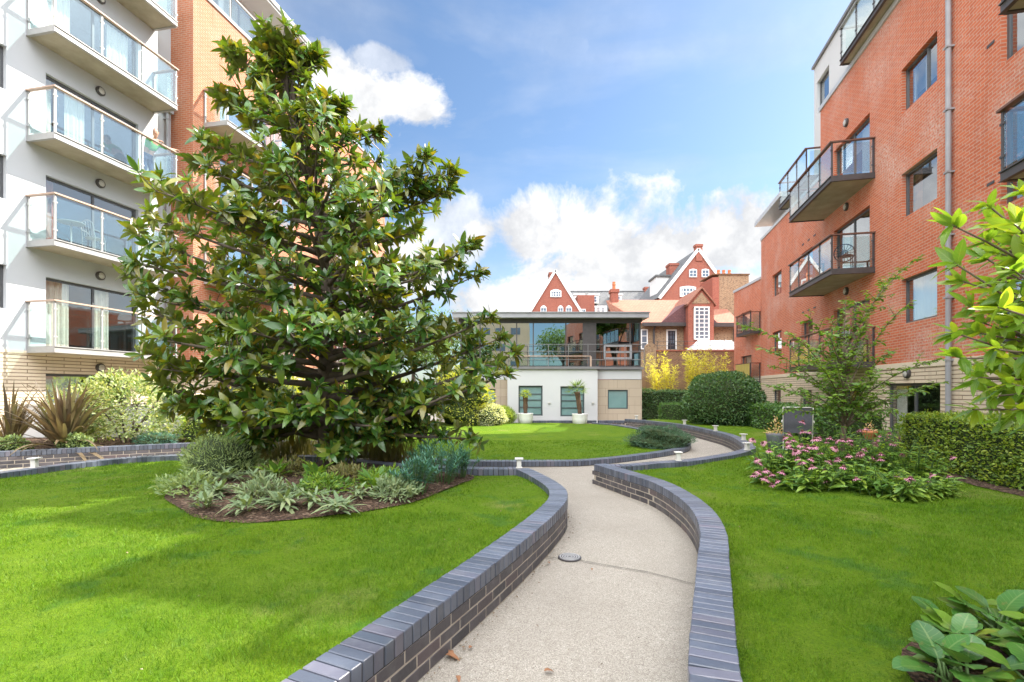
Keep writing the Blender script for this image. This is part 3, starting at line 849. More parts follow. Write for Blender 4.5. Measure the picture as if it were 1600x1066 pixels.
# ------------------------------------------------------------------ left buildings
LA = math.atan2(.981, .195)
LO = (-13.10, 13.06, 0)
FL = [2.68 + 2.85*k for k in range(5)]
def lw_loc(x, y, z=0):      # local of the left frame -> world
    c, s = math.cos(LA), math.sin(LA)
    return (LO[0]+c*x-s*y, LO[1]+s*x+c*y, z)
wb = empty('apartment_building', LO, LA, 'white rendered flats with tiers of glass balconies over banded stone, left edge', 'apartment building')
doors = [(.44, 3.15, z, z+2.02) for z in FL[:5]]
gdoor = [(.44, 2.9, -.15, 2.0)]
sidew = [(-2.3, -.46, z+.98, z+2.12) for z in FL[:5]]
b = MB()
b.wall(-14, 4.37, 2.6, 19.0, 0, doors+sidew, .13)
b.add([(-14,0,19),(4.37,0,19),(4.37,12,19),(-14,12,19)], [(0,1,2,3)])
b.add([(-14,0,-.5),(-14,0,19),(-14,12,19),(-14,12,-.5)], [(0,1,2,3)])
b.build('render_wall', M['render_cool'], wb)
b = MB(); b.wall(-14, 4.37, -.52, 2.52, 0.001, gdoor, .13); b.build('stone_base', M['stone_band'], wb)
b = MB(); b.box(-14, 4.37, -.02, .1, 2.52, 2.6); b.build('stone_course', M['smooth_stone'], wb)
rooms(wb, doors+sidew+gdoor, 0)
cur = [('curtain', ((.02,.30,0),(.55,.72,0))), ('drape_brown', ((.0,.15,0),)), ('curtain', ((.02,.12,0),(.25,.45,0))), ('curtain', ((.05,.3,0),(.7,.95,0))), ('curtain', ((.05,.3,0),))]
for k, d in enumerate(doors):
    window(wb, d, 0, glass='pane_clear', bars=(.5,), curtain=cur[k], name='balcony_door', fw=.07)
    window(wb, sidew[k], 0, bars=(.7,))
    balcony(wb, -.02, 3.72, 0, .95, FL[k], hr=1.27)
    wall_lamp(wb, 1.9, 0, FL[k]+2.38)
window(wb, gdoor[0], 0, glass='pane', bars=(.5,), curtain=('blind', ((.05,.45,0),)), name='patio_door', fw=.07)
wall_lamp(wb, 1.9, 0, 2.22)
pipe(wb, 4.13, -.12, -.1, 11.35, .055, True)

ob = empty('apartment_building', LO, LA, 'orange brick flats joined to the white flats behind the magnolia, glass penthouse on top', 'apartment building')
X0, YF = 4.37, -.945
bx = [(X0+.45+7.2*k, X0+.45+3.74+7.2*k) for k in range(2)]
bd = [(a+.75, a+3.3, z, z+2.02) for a, _ in bx for z in FL[:4]]
bwn = [(X0+4.75, X0+6.0, z+.85, z+2.0) for z in FL[:4]] + [(X0+12.0, X0+13.2, z+.85, z+2.0) for z in FL[:4]]
gw = [(X0+1.2, X0+3.4, .0, 2.0), (X0+8.4, X0+10.6, .0, 2.0)]
b = MB(); b.wall(X0, X0+15, 2.6, 15.85, YF, bd+bwn, .13)
b.add([(X0,0,2.6),(X0,YF,2.6),(X0,YF,15.85),(X0,0,15.85)], [(0,1,2,3)])
b.add([(X0,0,15.85),(X0,YF,15.85),(X0+15,YF,15.85),(X0+15,10,15.85),(X0,10,15.85)], [(0,1,2,3,4)])
b.add([(X0+15,YF,-.5),(X0+15,10,-.5),(X0+15,10,15.85),(X0+15,YF,15.85)], [(0,1,2,3)])
b.build('brick_wall', [M['orange_brick']], ob)
b = MB(); b.wall(X0, X0+15, -.52, 2.52, YF+.001, gw, .13); b.add([(X0,0,-.52),(X0,YF,-.52),(X0,YF,2.52),(X0,0,2.52)], [(0,1,2,3)]); b.build('stone_base', M['stone_band'], ob)
b = MB(); b.box(X0-.02, X0+15, YF-.02, YF+.1, 2.52, 2.6); b.build('stone_course', M['smooth_stone'], ob)
b = MB(); b.box(X0-.04, X0+15.04, YF-.06, YF+.3, 15.85, 15.97); b.build('coping', M['coping_metal'], ob)
rooms(ob, bd+bwn+gw, YF)
for i, d in enumerate(bd): window(ob, d, YF, bars=(.5,), curtain=cur[i % 4], name='balcony_door', fw=.07)
for d in bwn: window(ob, d, YF, bars=(.65,), curtain=('curtain', ((.05,.3,0),)))
for d in gw: window(ob, d, YF, bars=(.5,), name='patio_door', fw=.07)
for a, c in bx:
    for z in FL[:4]:
        balcony(ob, a, c, YF, 1.0, z, hr=1.25); wall_lamp(ob, a+3.95, YF, z+2.25)
# penthouse: glass wall set back, balustrade, overhanging roof
b = MB(); b.wall(X0-.1, X0+13.2, 15.97, 18.3, YF+1.1, [(X0+.5+2.1*k, X0+2.35+2.1*k, 16.0, 18.1) for k in range(6)], .1)
b.add([(X0-.1,YF+1.1,15.97),(X0-.1,YF+1.1,18.3),(X0-.1,8,18.3),(X0-.1,8,15.97)], [(0,1,2,3)])
b.add([(X0+13.2,YF+1.1,15.97),(X0+13.2,8,15.97),(X0+13.2,8,18.3),(X0+13.2,YF+1.1,18.3)], [(0,1,2,3)])
b.build('penthouse_wall', M['render'], ob)
for k in range(6): window(ob, (X0+.5+2.1*k, X0+2.35+2.1*k, 16.0, 18.1), YF+1.1, bars=(.5,), depth=.05, curtain=('blind', ((.03,.97,.1),)))
b = MB(); b.box(X0-3.0, X0+7.9, YF-.05, 8.5, 18.32, 18.42); b.box(X0-3.0, X0+7.9, YF-.12, 8.5, 18.42, 18.60, 1)
b.build('penthouse_roof', [M['render'], M['coping_metal']], ob)
for k in range(5): part('soff', 'soffit_light', lambda b: b.tube([(0,0,0),(0,0,.022)], .11, 14), M['lamp_glass'], ob, (X0-1.4+2.2*k, YF+.35, 18.30))
bal = part('phbal', 'balustrade', lambda b: (b.box(0, 14.6, -.03, .03, 1.02, 1.06), [b.box(.02+1.62*i, .06+1.62*i, -.02, .02, 0, 1.02) for i in range(10)]), M['steel'], ob, (X0+.1, YF+.05, 15.97))
for i in range(9): part('phgl', 'glass_panel', lambda b: b.box(0, 1.5, -.006, .006, .06, .98), M['balcony_glass'], bal, (.12+1.62*i, 0, 0))

# ------------------------------------------------------------------ right building: local x runs towards the camera
RO = (13.46, 26.1, 0)
RA = math.atan2(-.976, -.2196)
def rw_loc(x, y, z=0):
    c, s = math.cos(RA), math.sin(RA)
    return (RO[0]+c*x-s*y, RO[1]+s*x+c*y, z)
def sx(Y): return (26.1-Y)*1.0246
rb = empty('apartment_building', RO, RA, 'tall red brick flats on the right with dark steel balconies over banded stone', 'apartment building')
RF_ = [2.35, 5.18, 8.0]
xe, xs_, xn = 0.0, sx(18.35), sx(6.9)
bal_x = (sx(18.05), sx(14.4))
rdoors = [(sx(17.2), sx(14.72), z, z+2.0) for z in RF_]
win = []
for z0, z1 in ((8.97,10.17),(6.15,7.35),(3.31,4.51)): win.append((sx(13.06), sx(11.58), z0, z1))
for z0, z1 in ((6.12,7.22),(3.27,4.37)):
    win.append((sx(24.2), sx(22.8), z0, z1)); win.append((sx(20.3), sx(19.1), z0, z1))
win2 = []
b2 = (sx(8.25), sx(6.95))
for z in RF_: win2.append((sx(9.65), sx(7.6), z+.02, z+2.0))
gr = [(sx(13.85), sx(11.47), -.5, 1.72), (sx(24.2), sx(22.9), -.3, 1.53), (sx(20.4), sx(19.2), -.3, 1.53), (sx(17.6), sx(15.2), -.5, 1.72), (sx(9.3), sx(7.6), -.5, 1.72)]
b = MB()
b.wall(xe, xs_, 2.27, 9.55, 0, win[3:]+rdoors, .13)
b.wall(xs_, xn, 2.27, 12.1, 0, win[:3]+rdoors+win2, .13)
b.add([(xs_,0,9.55),(xs_,0,12.1),(xs_,9,12.1),(xs_,9,9.55)], [(0,1,2,3)])
b.add([(xe,0,-.5),(xe,0,9.55),(xe,12,9.55),(xe,12,-.5)], [(0,1,2,3)])
b.add([(xn,0,-.5),(xn,4.2,-.5),(xn,4.2,12.1),(xn,0,12.1)], [(0,1,2,3)])
b.add([(xe,0,9.5),(xs_,0,9.5),(xs_,12,9.5),(xe,12,9.5)], [(0,1,2,3)])
b.add([(xs_,.3,12.05),(xn,.3,12.05),(xn,4.2,12.05),(xs_,9,12.05)], [(0,1,2,3)])
b.add([(xe,12,-.5),(xe,12,9.5),(xs_,12,9.5),(xs_,12,-.5)], [(0,1,2,3)])
b.add([(xs_,9,-.5),(xs_,9,12.05),(xn,4.2,12.05),(xn,4.2,-.5)], [(0,1,2,3)])
b.build('brick_wall', M['red_brick'], rb)
b = MB(); b.wall(xe, xn, -.55, 2.12, .001, gr, .13); b.build('stone_base', M['stone_band'], rb)
b = MB(); b.box(xe-.02, xn, -.02, .1, 2.12, 2.27); b.build('stone_course', M['smooth_stone'], rb)
b = MB(); b.box(xs_-.05, xn+.05, -.05, .3, 12.1, 12.27); b.box(xe-.05, xs_-.05, -.04, .3, 9.55, 9.68); b.build('coping', M['coping_metal'], rb)
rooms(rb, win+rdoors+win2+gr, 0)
wc = [('blind', ((.02,.12,0),(.35,.5,0))), ('drape_brown', ((.05,.25,0),)), ('blind', ((.02,.98,0),)), ('curtain', ((.0,.12,0),)), ('curtain', ((.1,.3,0),)), None, None]
for i, h in enumerate(win): window(rb, h, 0, curtain=wc[i], bars=(.62,) if i == 0 else ())
for i, h in enumerate(rdoors): window(rb, h, 0, bars=(.5,), curtain=('blind', ((.55,.98,0),)) if i == 2 else ('curtain', ((.05,.2,0),)), name='balcony_door', fw=.06)
for h in win2: window(rb, h, 0, bars=(.5,), curtain=('curtain', ((.5,.95,0),)), name='balcony_door', fw=.06)
for i, h in enumerate(gr):
    window(rb, h, 0, bars=(.5,) if i in (0, 3, 4) else (), curtain=[('curtain', ((.0,.22,0),)), ('drape_blue', ((.1,.45,0),)), ('drape_blue', ((.0,.3,0),)), ('curtain', ((.7,.98,0),)), ('curtain', ((.1,.4,0),))][i], name='patio_door' if i in (0, 3, 4) else 'window', glass='pane_clear', fw=.07)
for z in RF_:
    balcony(rb, bal_x[0], bal_x[1], 0, 1.17, z, 'dark_wood', 'dark_steel', 4, hr=1.08)
    wall_lamp(rb, sx(16.2), 0, z+2.5)
    balcony(rb, sx(7.87), sx(4.9), 0, 1.17, z, 'dark_wood', 'dark_steel', 4, hr=1.08)
wall_lamp(rb, sx(12.75), 0, 1.98)
pipe(rb, sx(11.03), -.09, -.4, 12.1, .055)
for Y, z0 in [(Y, z) for z in (7.55, 4.72) for Y in (20.1, 19.5, 18.9)]+[(9.9, z) for z in (8.6, 5.75, 2.95)]: part('vent', 'air_vent', lambda b: b.box(-.1, .1, -.012, .0, 0, .06), M['dark_steel'], rb, (sx(Y), 0, z0))
# white top storey
wt = (sx(20.35), sx(9.6))
pw = [(sx(20.05), sx(18.9), 12.9, 14.2)]
b = MB(); b.wall(wt[0], wt[1], 9.6, 14.95, .5, pw, .13)
b.add([(wt[0],.5,9.6),(wt[0],.5,14.95),(wt[0],9,14.95),(wt[0],9,9.6)], [(0,1,2,3)])
b.add([(wt[0],.5,14.95),(wt[1],.5,14.95),(wt[1],4,14.95),(wt[0],9,14.95)], [(0,1,2,3)])
b.add([(wt[1],.5,9.6),(wt[1],4,9.6),(wt[1],4,14.95),(wt[1],.5,14.95)], [(0,1,2,3)])
b.add([(wt[0],9,9.6),(wt[0],9,14.95),(wt[1],4,14.95),(wt[1],4,9.6)], [(0,1,2,3)])
b.build('top_storey_wall', M['render'], rb)
b = MB(); b.box(wt[0]-.06, wt[1]+.06, .42, 4, 14.96, 15.07); b.build('roof_edge', M['roof_metal'], rb)
rooms(rb, pw, .5); window(rb, pw[0], .5)
wall_lamp(rb, sx(18.6), .5, 12.6)
balcony(rb, sx(15.95), sx(9.7), .5, .80, 12.42, 'steel', 'dark_steel', 6, hr=1.1)
balcony(rb, sx(22.4), sx(19.15), .5, .72, 10.02, 'dark_wood', 'dark_steel', 3, hr=1.12)
wall_lamp(rb, sx(19.2), .5, 11.9)
# low penthouse over the far end
cl = [(xe+.3+1.1*k, xe+1.25+1.1*k, 9.75, 10.3) for k in range(4)]
b = MB(); b.wall(xe, wt[0], 9.55, 10.42, .55, cl, .08); b.build('clerestory_wall', M['render'], rb)
rooms(rb, cl, .55, 1.0)
for h in cl: window(rb, h, .55, depth=.03)
b = MB(); b.box(xe-.35, sx(22.2), -.25, 8, 10.44, 10.66); b.build('penthouse_roof', M['coping_metal'], rb)

# lower wing beyond it
WO = (13.46, 26.1, 0); WA = math.atan2(-.9973, -.0728)
wg = empty('apartment_building', WO, WA, 'lower red brick wing with small balconies at the far end of the right hand flats', 'apartment building')
ww = [(-2.75,-1.25,4.93,6.05), (-2.75,-1.25,2.45,3.5)]
b = MB(); b.wall(-3.8, -.02, 2.2, 7.5, 0, ww, .14)
b.add([(-3.8,0,-.5),(-3.8,0,7.5),(-3.8,8,7.5),(-3.8,8,-.5)], [(0,1,2,3)]); b.add([(-3.8,0,7.5),(-.02,0,7.5),(-.02,8,7.5),(-3.8,8,7.5)], [(0,1,2,3)])
b.build('brick_wall', M['red_brick'], wg)
b = MB(); b.wall(-3.8, -.02, -.5, 2.2, 0, [], .1); b.build('stone_base', M['stone_band'], wg)
b = MB(); b.box(-3.85, -.02, -.05, .3, 7.5, 7.64); b.build('coping', M['coping_metal'], wg)
rooms(wg, ww, 0)
for h in ww: window(wg, h, 0, curtain=('curtain', ((.1,.6,0),)))
for z in (4.72, 1.95): balcony(wg, -2.0, -.06, 0, .55, z, 'dark_wood', 'dark_steel', 2, hr=1.05)
b = MB(); b.box(-1.95, -.1, -.6, -.575, 2.1, 2.95)
for k in range(9): b.box(-1.95+.21*k, -1.94+.21*k, -.604, -.6, 2.1, 2.95, 1)
b.build('bamboo_screen', [M['bamboo_cane'], M['timber']], wg)

# ------------------------------------------------------------------ pavilion
PV = 22.7
pv = empty('pavilion', (0, PV, 0), 0, 'two storey glazed pavilion with flat grey roof and white rendered middle', 'pavilion')
w12 = [(.30,1.41,.33,1.72), (2.23,3.34,.30,1.69)]
wr = [(4.50,5.45,.63,1.53)]; wl = [(-1.45,-.78,.72,1.57)]
b = MB(); b.wall(-.21, 3.94, -.1, 2.47, -.45, w12, .12)
b.add([(-.21,0,-.1),(-.21,-.45,-.1),(-.21,-.45,2.47),(-.21,0,2.47)], [(0,1,2,3)]); b.add([(3.94,-.45,-.1),(3.94,0,-.1),(3.94,0,2.47),(3.94,-.45,2.47)], [(0,1,2,3)])
b.build('render_wall', M['render'], pv)
for xa, xb in ((-2.6,-.212),(3.942,6.08)):
    b = MB(); b.box(xa,xb,-.02,.2,2.02,2.46); b.build('render_band', M['render'], pv)
b = MB(); b.wall(-2.6,-.2,-.1,2.0,0,wl,.12); b.add([(-2.6,0,-.1),(-2.6,0,2.46),(-2.6,7,2.46),(-2.6,7,-.1)], [(0,1,2,3)]); b.build('stone_wall', M['stone_block'], pv)
b = MB(); b.wall(3.94,6.1,-.1,2.0,0,wr,.12); b.add([(6.1,0,-.1),(6.1,7,-.1),(6.1,7,2.46),(6.1,0,2.46)], [(0,1,2,3)]); b.build('stone_wall', M['stone_block'], pv)
rooms(pv, w12, -.45); rooms(pv, wr+wl, 0)
for h in w12: window(pv, h, -.45, frame='frame_teal', glass='pane_frost', rails=(.28,.52,.72), name='window', fw=.07)
for h in wr+wl: window(pv, h, 0, frame='frame_teal', glass='pane_frost', depth=.05, fw=.055)
b = MB(); b.box(-.3, 4.02, -.55, -.14, 2.482, 2.598); b.box(-2.7, 6.15, -.14, .5, 2.48, 2.60); b.box(-2.6, 6.1, .5, 7, 2.40, 2.52); b.build('floor_edge', M['roof_metal'], pv)
b = MB()
b.add([(-2.75,-.45,4.86),(6.32,-.45,4.86),(6.32,7.6,4.86),(-2.75,7.6,4.86),(-2.75,-.45,5.08),(6.32,-.45,5.08),(6.32,7.6,5.08),(-2.75,7.6,5.08)], [(4,5,6,7),(0,1,5,4),(1,2,6,5),(2,3,7,6),(3,0,4,7),(0,3,2,1)])
b.box(-2.5, 6.1, -.06, 7.2, 4.72, 4.858, 1); b.box(-2.8, 6.37, -.50, 7.65, 5.08, 5.12)
b.build('roof', [M['pipe'], M['dark_steel']], pv)
mull = [-2.4,-1.5,-.55,.22,1.0,2.53,3.35,3.93,5.55,6.02]
b = MB()
b.box(-2.4, 6.02, -.018, .058, 2.6, 2.66); b.box(-2.4, 6.02, -.018, .058, 4.66, 4.72)
for x in (-2.4, 6.02): b.box(x-.025, x+.025, -.02, .06, 2.6, 4.72)
b.build('glazing_frame', M['dark_steel'], pv)
for x in mull[1:-1]: part('mull', 'mullion', lambda b: b.box(-.025, .025, -.02, .06, 2.662, 4.658), M['dark_steel'], pv, (x, 0, 0))
b = MB(); b.box(3.376, 3.904, -.01, .05, 2.662, 4.658); b.build('dark_panel', M['dark_steel'], pv)
for a, c in zip(mull, mull[1:]):
    if a == 3.35: continue
    q = MB(); q.add([(a+.025,.02,2.66),(c-.025,.02,2.66),(c-.025,.02,4.66),(a+.025,.02,4.66)], [(0,1,2,3)]); q.build('pane', M['pane_mirror'], pv)
for x in (6.04, -2.42):
    q = MB(); q.add([(x,.05,2.6),(x,7,2.6),(x,7,4.72),(x,.05,4.72)], [(0,1,2,3)]); q.build('pane', M['pane_mirror'], pv)
b = MB(); b.add([(-2.3,.5,2.6),(5.9,.5,2.6),(5.9,.5,4.72),(-2.3,.5,4.72)], [(0,1,2,3)]); b.build('interior', M['interior'], pv)
rl = MB()
for z in (3.62, 3.30, 2.92): rl.tube([(-.2,-.46,z),(6.1,-.46,z)], .013, 6)
rl.tube([(6.1,-.46,3.62),(6.1,1.5,3.62)], .013, 6)
for x in (-.18, .75, 1.68, 2.6, 3.5, 4.3, 5.2, 6.08): rl.box(x-.012, x+.012, -.475, -.445, 2.6, 3.63)
rail = rl.build('railing', M['roof_metal'], pv)
hr_ = MB(); hr_.box(-.2, 3.62, -.52, -.44, 3.06, 3.10); hr_.box(3.58, 3.66, -.52, -.44, 2.60, 3.06); hr_.build('handrail', M['wood_rail'], pv)
for i in range(4): part('pvgl', 'glass_panel', lambda b: b.box(0, .84, -.4, -.39, 2.66, 3.04), M['balcony_glass'], pv, (-.12+.93*i, -.07, 0))
fr = MB()
for x0, x1, z0, z1 in ((4.30,5.62,2.98,3.62),):
    fr.box(x0,x1,-.06,-.025,z0,z0+.07); fr.box(x0,x1,-.06,-.025,z1-.07,z1); fr.box(x0,x1,-.06,-.025,3.26,3.33); fr.box(x0,x0+.07,-.058,-.027,z0,z1); fr.box(x1-.1,x1,-.058,-.027,z0,z1)
fr.build('window_frame', M['pipe'], pv)
for x in (3.72, 1.72): part('pvl', 'wall_light', lambda b: b.box(-.05, .05, -.07, .0, 0, .06), M['lantern'], pv, (x, -.45, .9))

# ------------------------------------------------------------------ houses behind
def gx(x, Y): return (x-CX)/F*Y
def gz(y, Y): return CZ + (HY-y)/F*Y
def poly_px(pts, Y): return [(gx(x, Y), gz(y, Y)) for x, y in pts]

def sash(parent, x0, x1, z0, z1, y, nb=2, nr=2, arch=0, frame='white_frame', name='window'):
    """a white glazing-bar window; the top is rounded by arch"""
    w, h = x1-x0, z1-z0
    b = MB(); t = max(.07, w*.09)
    b.box(0, w, -.06, .05, 0, t); b.box(0, t, -.055, .05, t, h); b.box(w-t, w, -.055, .05, t, h)
    if arch:
        n = 10; xs = [w*i/n for i in range(n+1)]
        top = [h + arch*math.sin(math.pi*i/n) for i in range(n+1)]
        vs = [(x, -.06, h-t) for x in xs] + [(x, -.06, zz) for x, zz in zip(xs, top)]
        b.add(vs, [(i, i+1, n+2+i, n+1+i) for i in range(n)])
    else: b.box(0, w, -.06, .05, h-t, h)
    for i in range(1, nb+1): b.box(w*i/(nb+1)-t*.35, w*i/(nb+1)+t*.35, -.05, .04, t, h-t)
    for i in range(1, nr+1): b.box(t, w-t, -.045, .035, h*i/(nr+1)-t*.3, h*i/(nr+1)+t*.3)
    o = b.build(name, M[frame], parent, loc=(x0, y, z0))
    p = MB(); p.add([(t*.5,-.02,t*.5),(w-t*.5,-.02,t*.5),(w-t*.5,-.02,h-t*.5),(t*.5,-.02,h-t*.5)], [(0,1,2,3)])
    p.build('pane', M['pane_dark'], o)
    return o
M['pane_dark'] = m_plain('sky_lit_pane', (.16,.20,.25), (.10,.13,.17), 1.5, .08, 0, 0, 60, .9)

def stack(parent, x0, x1, y0, y1, z0, z1, pots=0, mat='far_brick'):
    b = MB(); b.box(x0, x1, y0, y1, z0, z1-.25); b.box(x0-.06, x1+.06, y0-.06, y1+.06, z1-.25, z1)
    o = b.build('chimney', M[mat], parent)
    for i in range(pots):
        q = MB(); x = x0+(x1-x0)*(i+.5)/pots
        q.lathe([(.13,0),(.12,.35),(.15,.4),(.12,.48),(.12,.62)], (x,(y0+y1)/2,z1), 12); q.build('chimney_pot', M['terracotta'], o)
    return o

# gabled red brick house, left
Y = 60.0
hg = empty('gabled_house', (0, Y, 0), 0, 'red brick gable with three arched white windows behind the pavilion roof', 'house')
ap = (868, 424); L0 = (818, 505); R0 = (918, 505)
b = MB(); b.prism([(gx(L0[0],Y), -.5), (gx(R0[0],Y), -.5)] + poly_px([R0, ap, L0], Y), 0, 12); b.build('wall', M['far_brick'], hg)
b = MB()
for (p, q) in ((L0, ap), (ap, R0)):
    a, c = poly_px([p, q], Y); b.bar((a[0], -.05, a[1]+.1), (c[0], -.05, c[1]+.1), .3, .19, up=(0,1,0))
b.build('verge', M['white_frame'], hg)
b = MB()
for (p, q) in ((L0, ap), (ap, R0)):
    a, c = poly_px([p, q], Y); s = -1 if p == L0 else 1
    b = MB(); b.add([(a[0]+s*.1,.2,a[1]+.2),(c[0],.2,c[1]+.22),(c[0],12,c[1]+.22),(a[0]+s*.1,12,a[1]+.2)], [(0,1,2,3)]); b.build('roof', M['slate'], hg)
stack(hg, gx(860.5,Y), gx(875,Y), 2.5, 4, gz(450,Y), gz(418,Y))
sash(hg, gx(860,Y), gx(877,Y), gz(464.5,Y), gz(455,Y), -.05, 3, 1, .22)
for x0, x1 in ((844.5,854),(871.5,880),(884,893.5)): sash(hg, gx(x0,Y), gx(x1,Y), gz(497,Y), gz(481,Y), -.05, 1, 2, .28)

# mansion with slate mansard and dormers
Y = 66.0
mb = empty('mansion', (0, Y, 0), 0, 'long slate roofed mansion block with white dormer windows between the two gables', 'house')
b = MB(); b.box(gx(885,Y), gx(1060,Y), .0, 14, -.5, gz(487,Y)); b.build('wall', M['far_brick'], mb)
b = MB(); x0, x1 = gx(880,Y), gx(1065,Y); zt, zb = gz(450,Y), gz(487,Y)
b.add([(x0,-.3,zb),(x1,-.3,zb),(x1,2.4,zt),(x0,2.4,zt),(x0,14,zt),(x1,14,zt)], [(0,1,2,3),(3,2,5,4)]); b.build('roof', M['slate'], mb)
b = MB(); b.tube([(x0,2.4,zt+.02),(x1,2.4,zt+.02)], .09, 8); b.build('ridge', M['slate'], mb)
for xa, xb in ((897,912),(920,935),(956,971)):
    d = MB(); d.box(gx(xa,Y), gx(xb,Y), -.25, 2.2, gz(474,Y), gz(462,Y)); d.box(gx(xa,Y)-.12, gx(xb,Y)+.12, -.4, 2.2, gz(462,Y), gz(460,Y)); o = d.build('dormer', M['white_frame'], mb)
    xc = (gx(xa,Y)+gx(xb,Y))/2; sash(o, xc-.42, xc+.42, gz(473.5,Y), gz(463.5,Y), -.3, 1, 1)
b = MB()
b.box(gx(922,Y), gx(947,Y), -.6, .1, gz(492,Y), gz(479,Y)); b.build('white_bay', M['white_frame'], mb)
for i in range(3): sash(mb, gx(924.5+7*i,Y), gx(929+7*i,Y), gz(490,Y), gz(481,Y), -.62, 1, 1)
d = MB(); d.prism(poly_px([(945,492),(972,472),(974,492)], Y), -.5, 3); d.build('side_gable', M['white_frame'], mb)
b = MB(); b.box(gx(897,Y), gx(922,Y), -3.5, -.7, -.5, gz(469,Y)); o = b.build('lean_to', M['far_brick'], mb)
sash(mb, gx(903,Y-3.5), gx(915,Y-3.5), gz(492,Y-3.5), gz(483,Y-3.5), -3.55, 2, 1)
stack(mb, gx(1014,Y), gx(1023,Y), 2, 3, gz(455,Y), gz(443.5,Y))

# tall red gable, right
Y = 50.0
tg = empty('gabled_house', (0, Y, 0), 0, 'taller red brick gable with chimney at its tip behind the tiled cottage', 'house')
ap = (1091, 391); L0 = (1030, 468); R0 = (1148, 468)
b = MB(); b.prism([(gx(L0[0],Y), -.5), (gx(R0[0],Y), -.5)] + poly_px([R0, ap, L0], Y), 0, 11); b.build('wall', M['far_brick'], tg)
b = MB()
for (p, q) in ((L0, ap), (ap, R0)):
    a, c = poly_px([p, q], Y); b.bar((a[0], -.05, a[1]+.1), (c[0], -.05, c[1]+.1), .3, .19, up=(0,1,0))
b.build('verge', M['white_frame'], tg)
b = MB()
for (p, q, s) in ((L0, ap, -1), (ap, R0, 1)):
    a, c = poly_px([p, q], Y)
    b = MB(); b.add([(a[0]+s*.1,.15,a[1]+.2),(c[0],.15,c[1]+.2),(c[0]-.6,11,c[1]+.2),(a[0]+s*.1-.6,11,a[1]+.2)], [(0,1,2,3)]); b.build('roof', M['slate'], tg)
stack(tg, gx(1087,Y), gx(1097,Y), -.1, .5, gz(408,Y), gz(382,Y))
stack(tg, gx(1061,Y), gx(1076,Y), 3, 4.2, gz(430,Y), gz(399.5,Y))
d = MB(); d.box(gx(1037,Y), gx(1060,Y), 2.5, 5, gz(452,Y), gz(424,Y)); d.box(gx(1035,Y), gx(1062,Y), 2.3, 5.2, gz(424,Y), gz(421,Y), 1); d.build('dormer', [M['white_frame'], M['slate']], tg)
sash(tg, gx(1076.5,Y), gx(1088.5,Y), gz(433.5,Y), gz(422,Y), -.05, 1, 1, .1); sash(tg, gx(1096,Y), gx(1107.5,Y), gz(433.5,Y), gz(422,Y), -.05, 1, 1, .1)
sash(tg, gx(1062,Y), gx(1087,Y), gz(464,Y), gz(449,Y), -.05, 4, 1, .12); sash(tg, gx(1097,Y), gx(1120,Y), gz(464,Y), gz(449,Y), -.05, 4, 1, .12)

# tiled cottage with the big window
Y = 34.0
ct = empty('cottage', (0, Y, 0), 0, 'yellow brick cottage with orange tiled roof and tall white gridded window', 'house')
xl, xr = gx(968,Y), gx(1155,Y); ze, zr = gz(507,Y), gz(455,Y)
dm = [(gx(1043,Y), gx(1055,Y), gz(546,Y), gz(517,Y))]
b = MB(); b.wall(gx(990,Y), xr, -.5, ze, 0, dm, .15); b.add([(gx(990,Y),0,-.5),(gx(990,Y),0,ze),(gx(990,Y),7,ze),(gx(990,Y),7,-.5)], [(0,1,2,3)]); b.build('wall', M['buff_brick'], ct)
rooms(ct, dm, 0)
dpt = 3.4
b = MB()
b.add([(gx(1004,Y),-.35,ze-.02),(gx(1072,Y),-.35,ze-.02),(gx(1086,Y),dpt,zr),(xl,dpt,zr),(gx(1086,Y),6.8,ze),(xl+.2,6.8,ze)], [(0,1,2,3),(3,2,4,5)])
b.build('roof', M['tile'], ct)
b = MB(); b.add([(gx(1004,Y),-.35,ze-.02),(xl,dpt,zr),(xl-.3,dpt,zr-.05),(gx(968,Y),2.2,gz(490,Y))], [(0,1,2,3)])
b.build('roof', M['tile'], ct)
b = MB(); b.add([(gx(1072,Y),-.35,ze-.02),(xr,-.35,ze-.02),(xr,dpt,zr),(gx(1086,Y),dpt,zr)], [(0,1,2,3)]); b.build('roof', M['tile'], ct)
b = MB(); b.add([(gx(1030,Y),-.42,gz(505.5,Y)),(gx(1071,Y),-.42,gz(505.5,Y)),(gx(1068,Y),-.4,gz(476,Y)),(gx(1062,Y),.9,gz(476,Y))], [(0,1,2,3)])
b.build('side_roof', M['plum_tile'], ct)
b = MB(); b.add([(gx(1106,Y),-.42,gz(508,Y)),(gx(1120,Y),-.42,gz(508,Y)),(gx(1106,Y),-.3,gz(494,Y))], [(0,1,2)]); b.build('side_roof', M['plum_tile'], ct)
b = MB(); b.box(gx(1001,Y), gx(1070,Y), -.55, -.36, gz(511,Y), gz(505.5,Y)); b.build('gutter', M['dark_steel'], ct)
b = MB(); b.box(gx(1106,Y), gx(1152,Y), -.55, -.36, gz(512,Y), gz(506,Y)); b.build('gutter', M['dark_steel'], ct)
for x in (1021, 1146): b = MB(); b.tube([(gx(x,Y),-.4,gz(511,Y)),(gx(x,Y),-.12,gz(516,Y)),(gx(x,Y),-.12,gz(546,Y))], .07, 8); b.build('downpipe', M['dark_steel'], ct)
bay = MB(); bay.prism([(gx(1068,Y), -.5), (gx(1107,Y), -.5)] + poly_px([(1107,479),(1088,457),(1068,479)], Y), -.9, 3); bay.build('bay_wall', M['far_brick'], ct)
bg = MB(); bg.prism(poly_px([(1073,478),(1102,478),(1088,461)], Y), -.93, -.9); bg.build('bay_gable', M['buff_brick'], ct)
bv = MB()
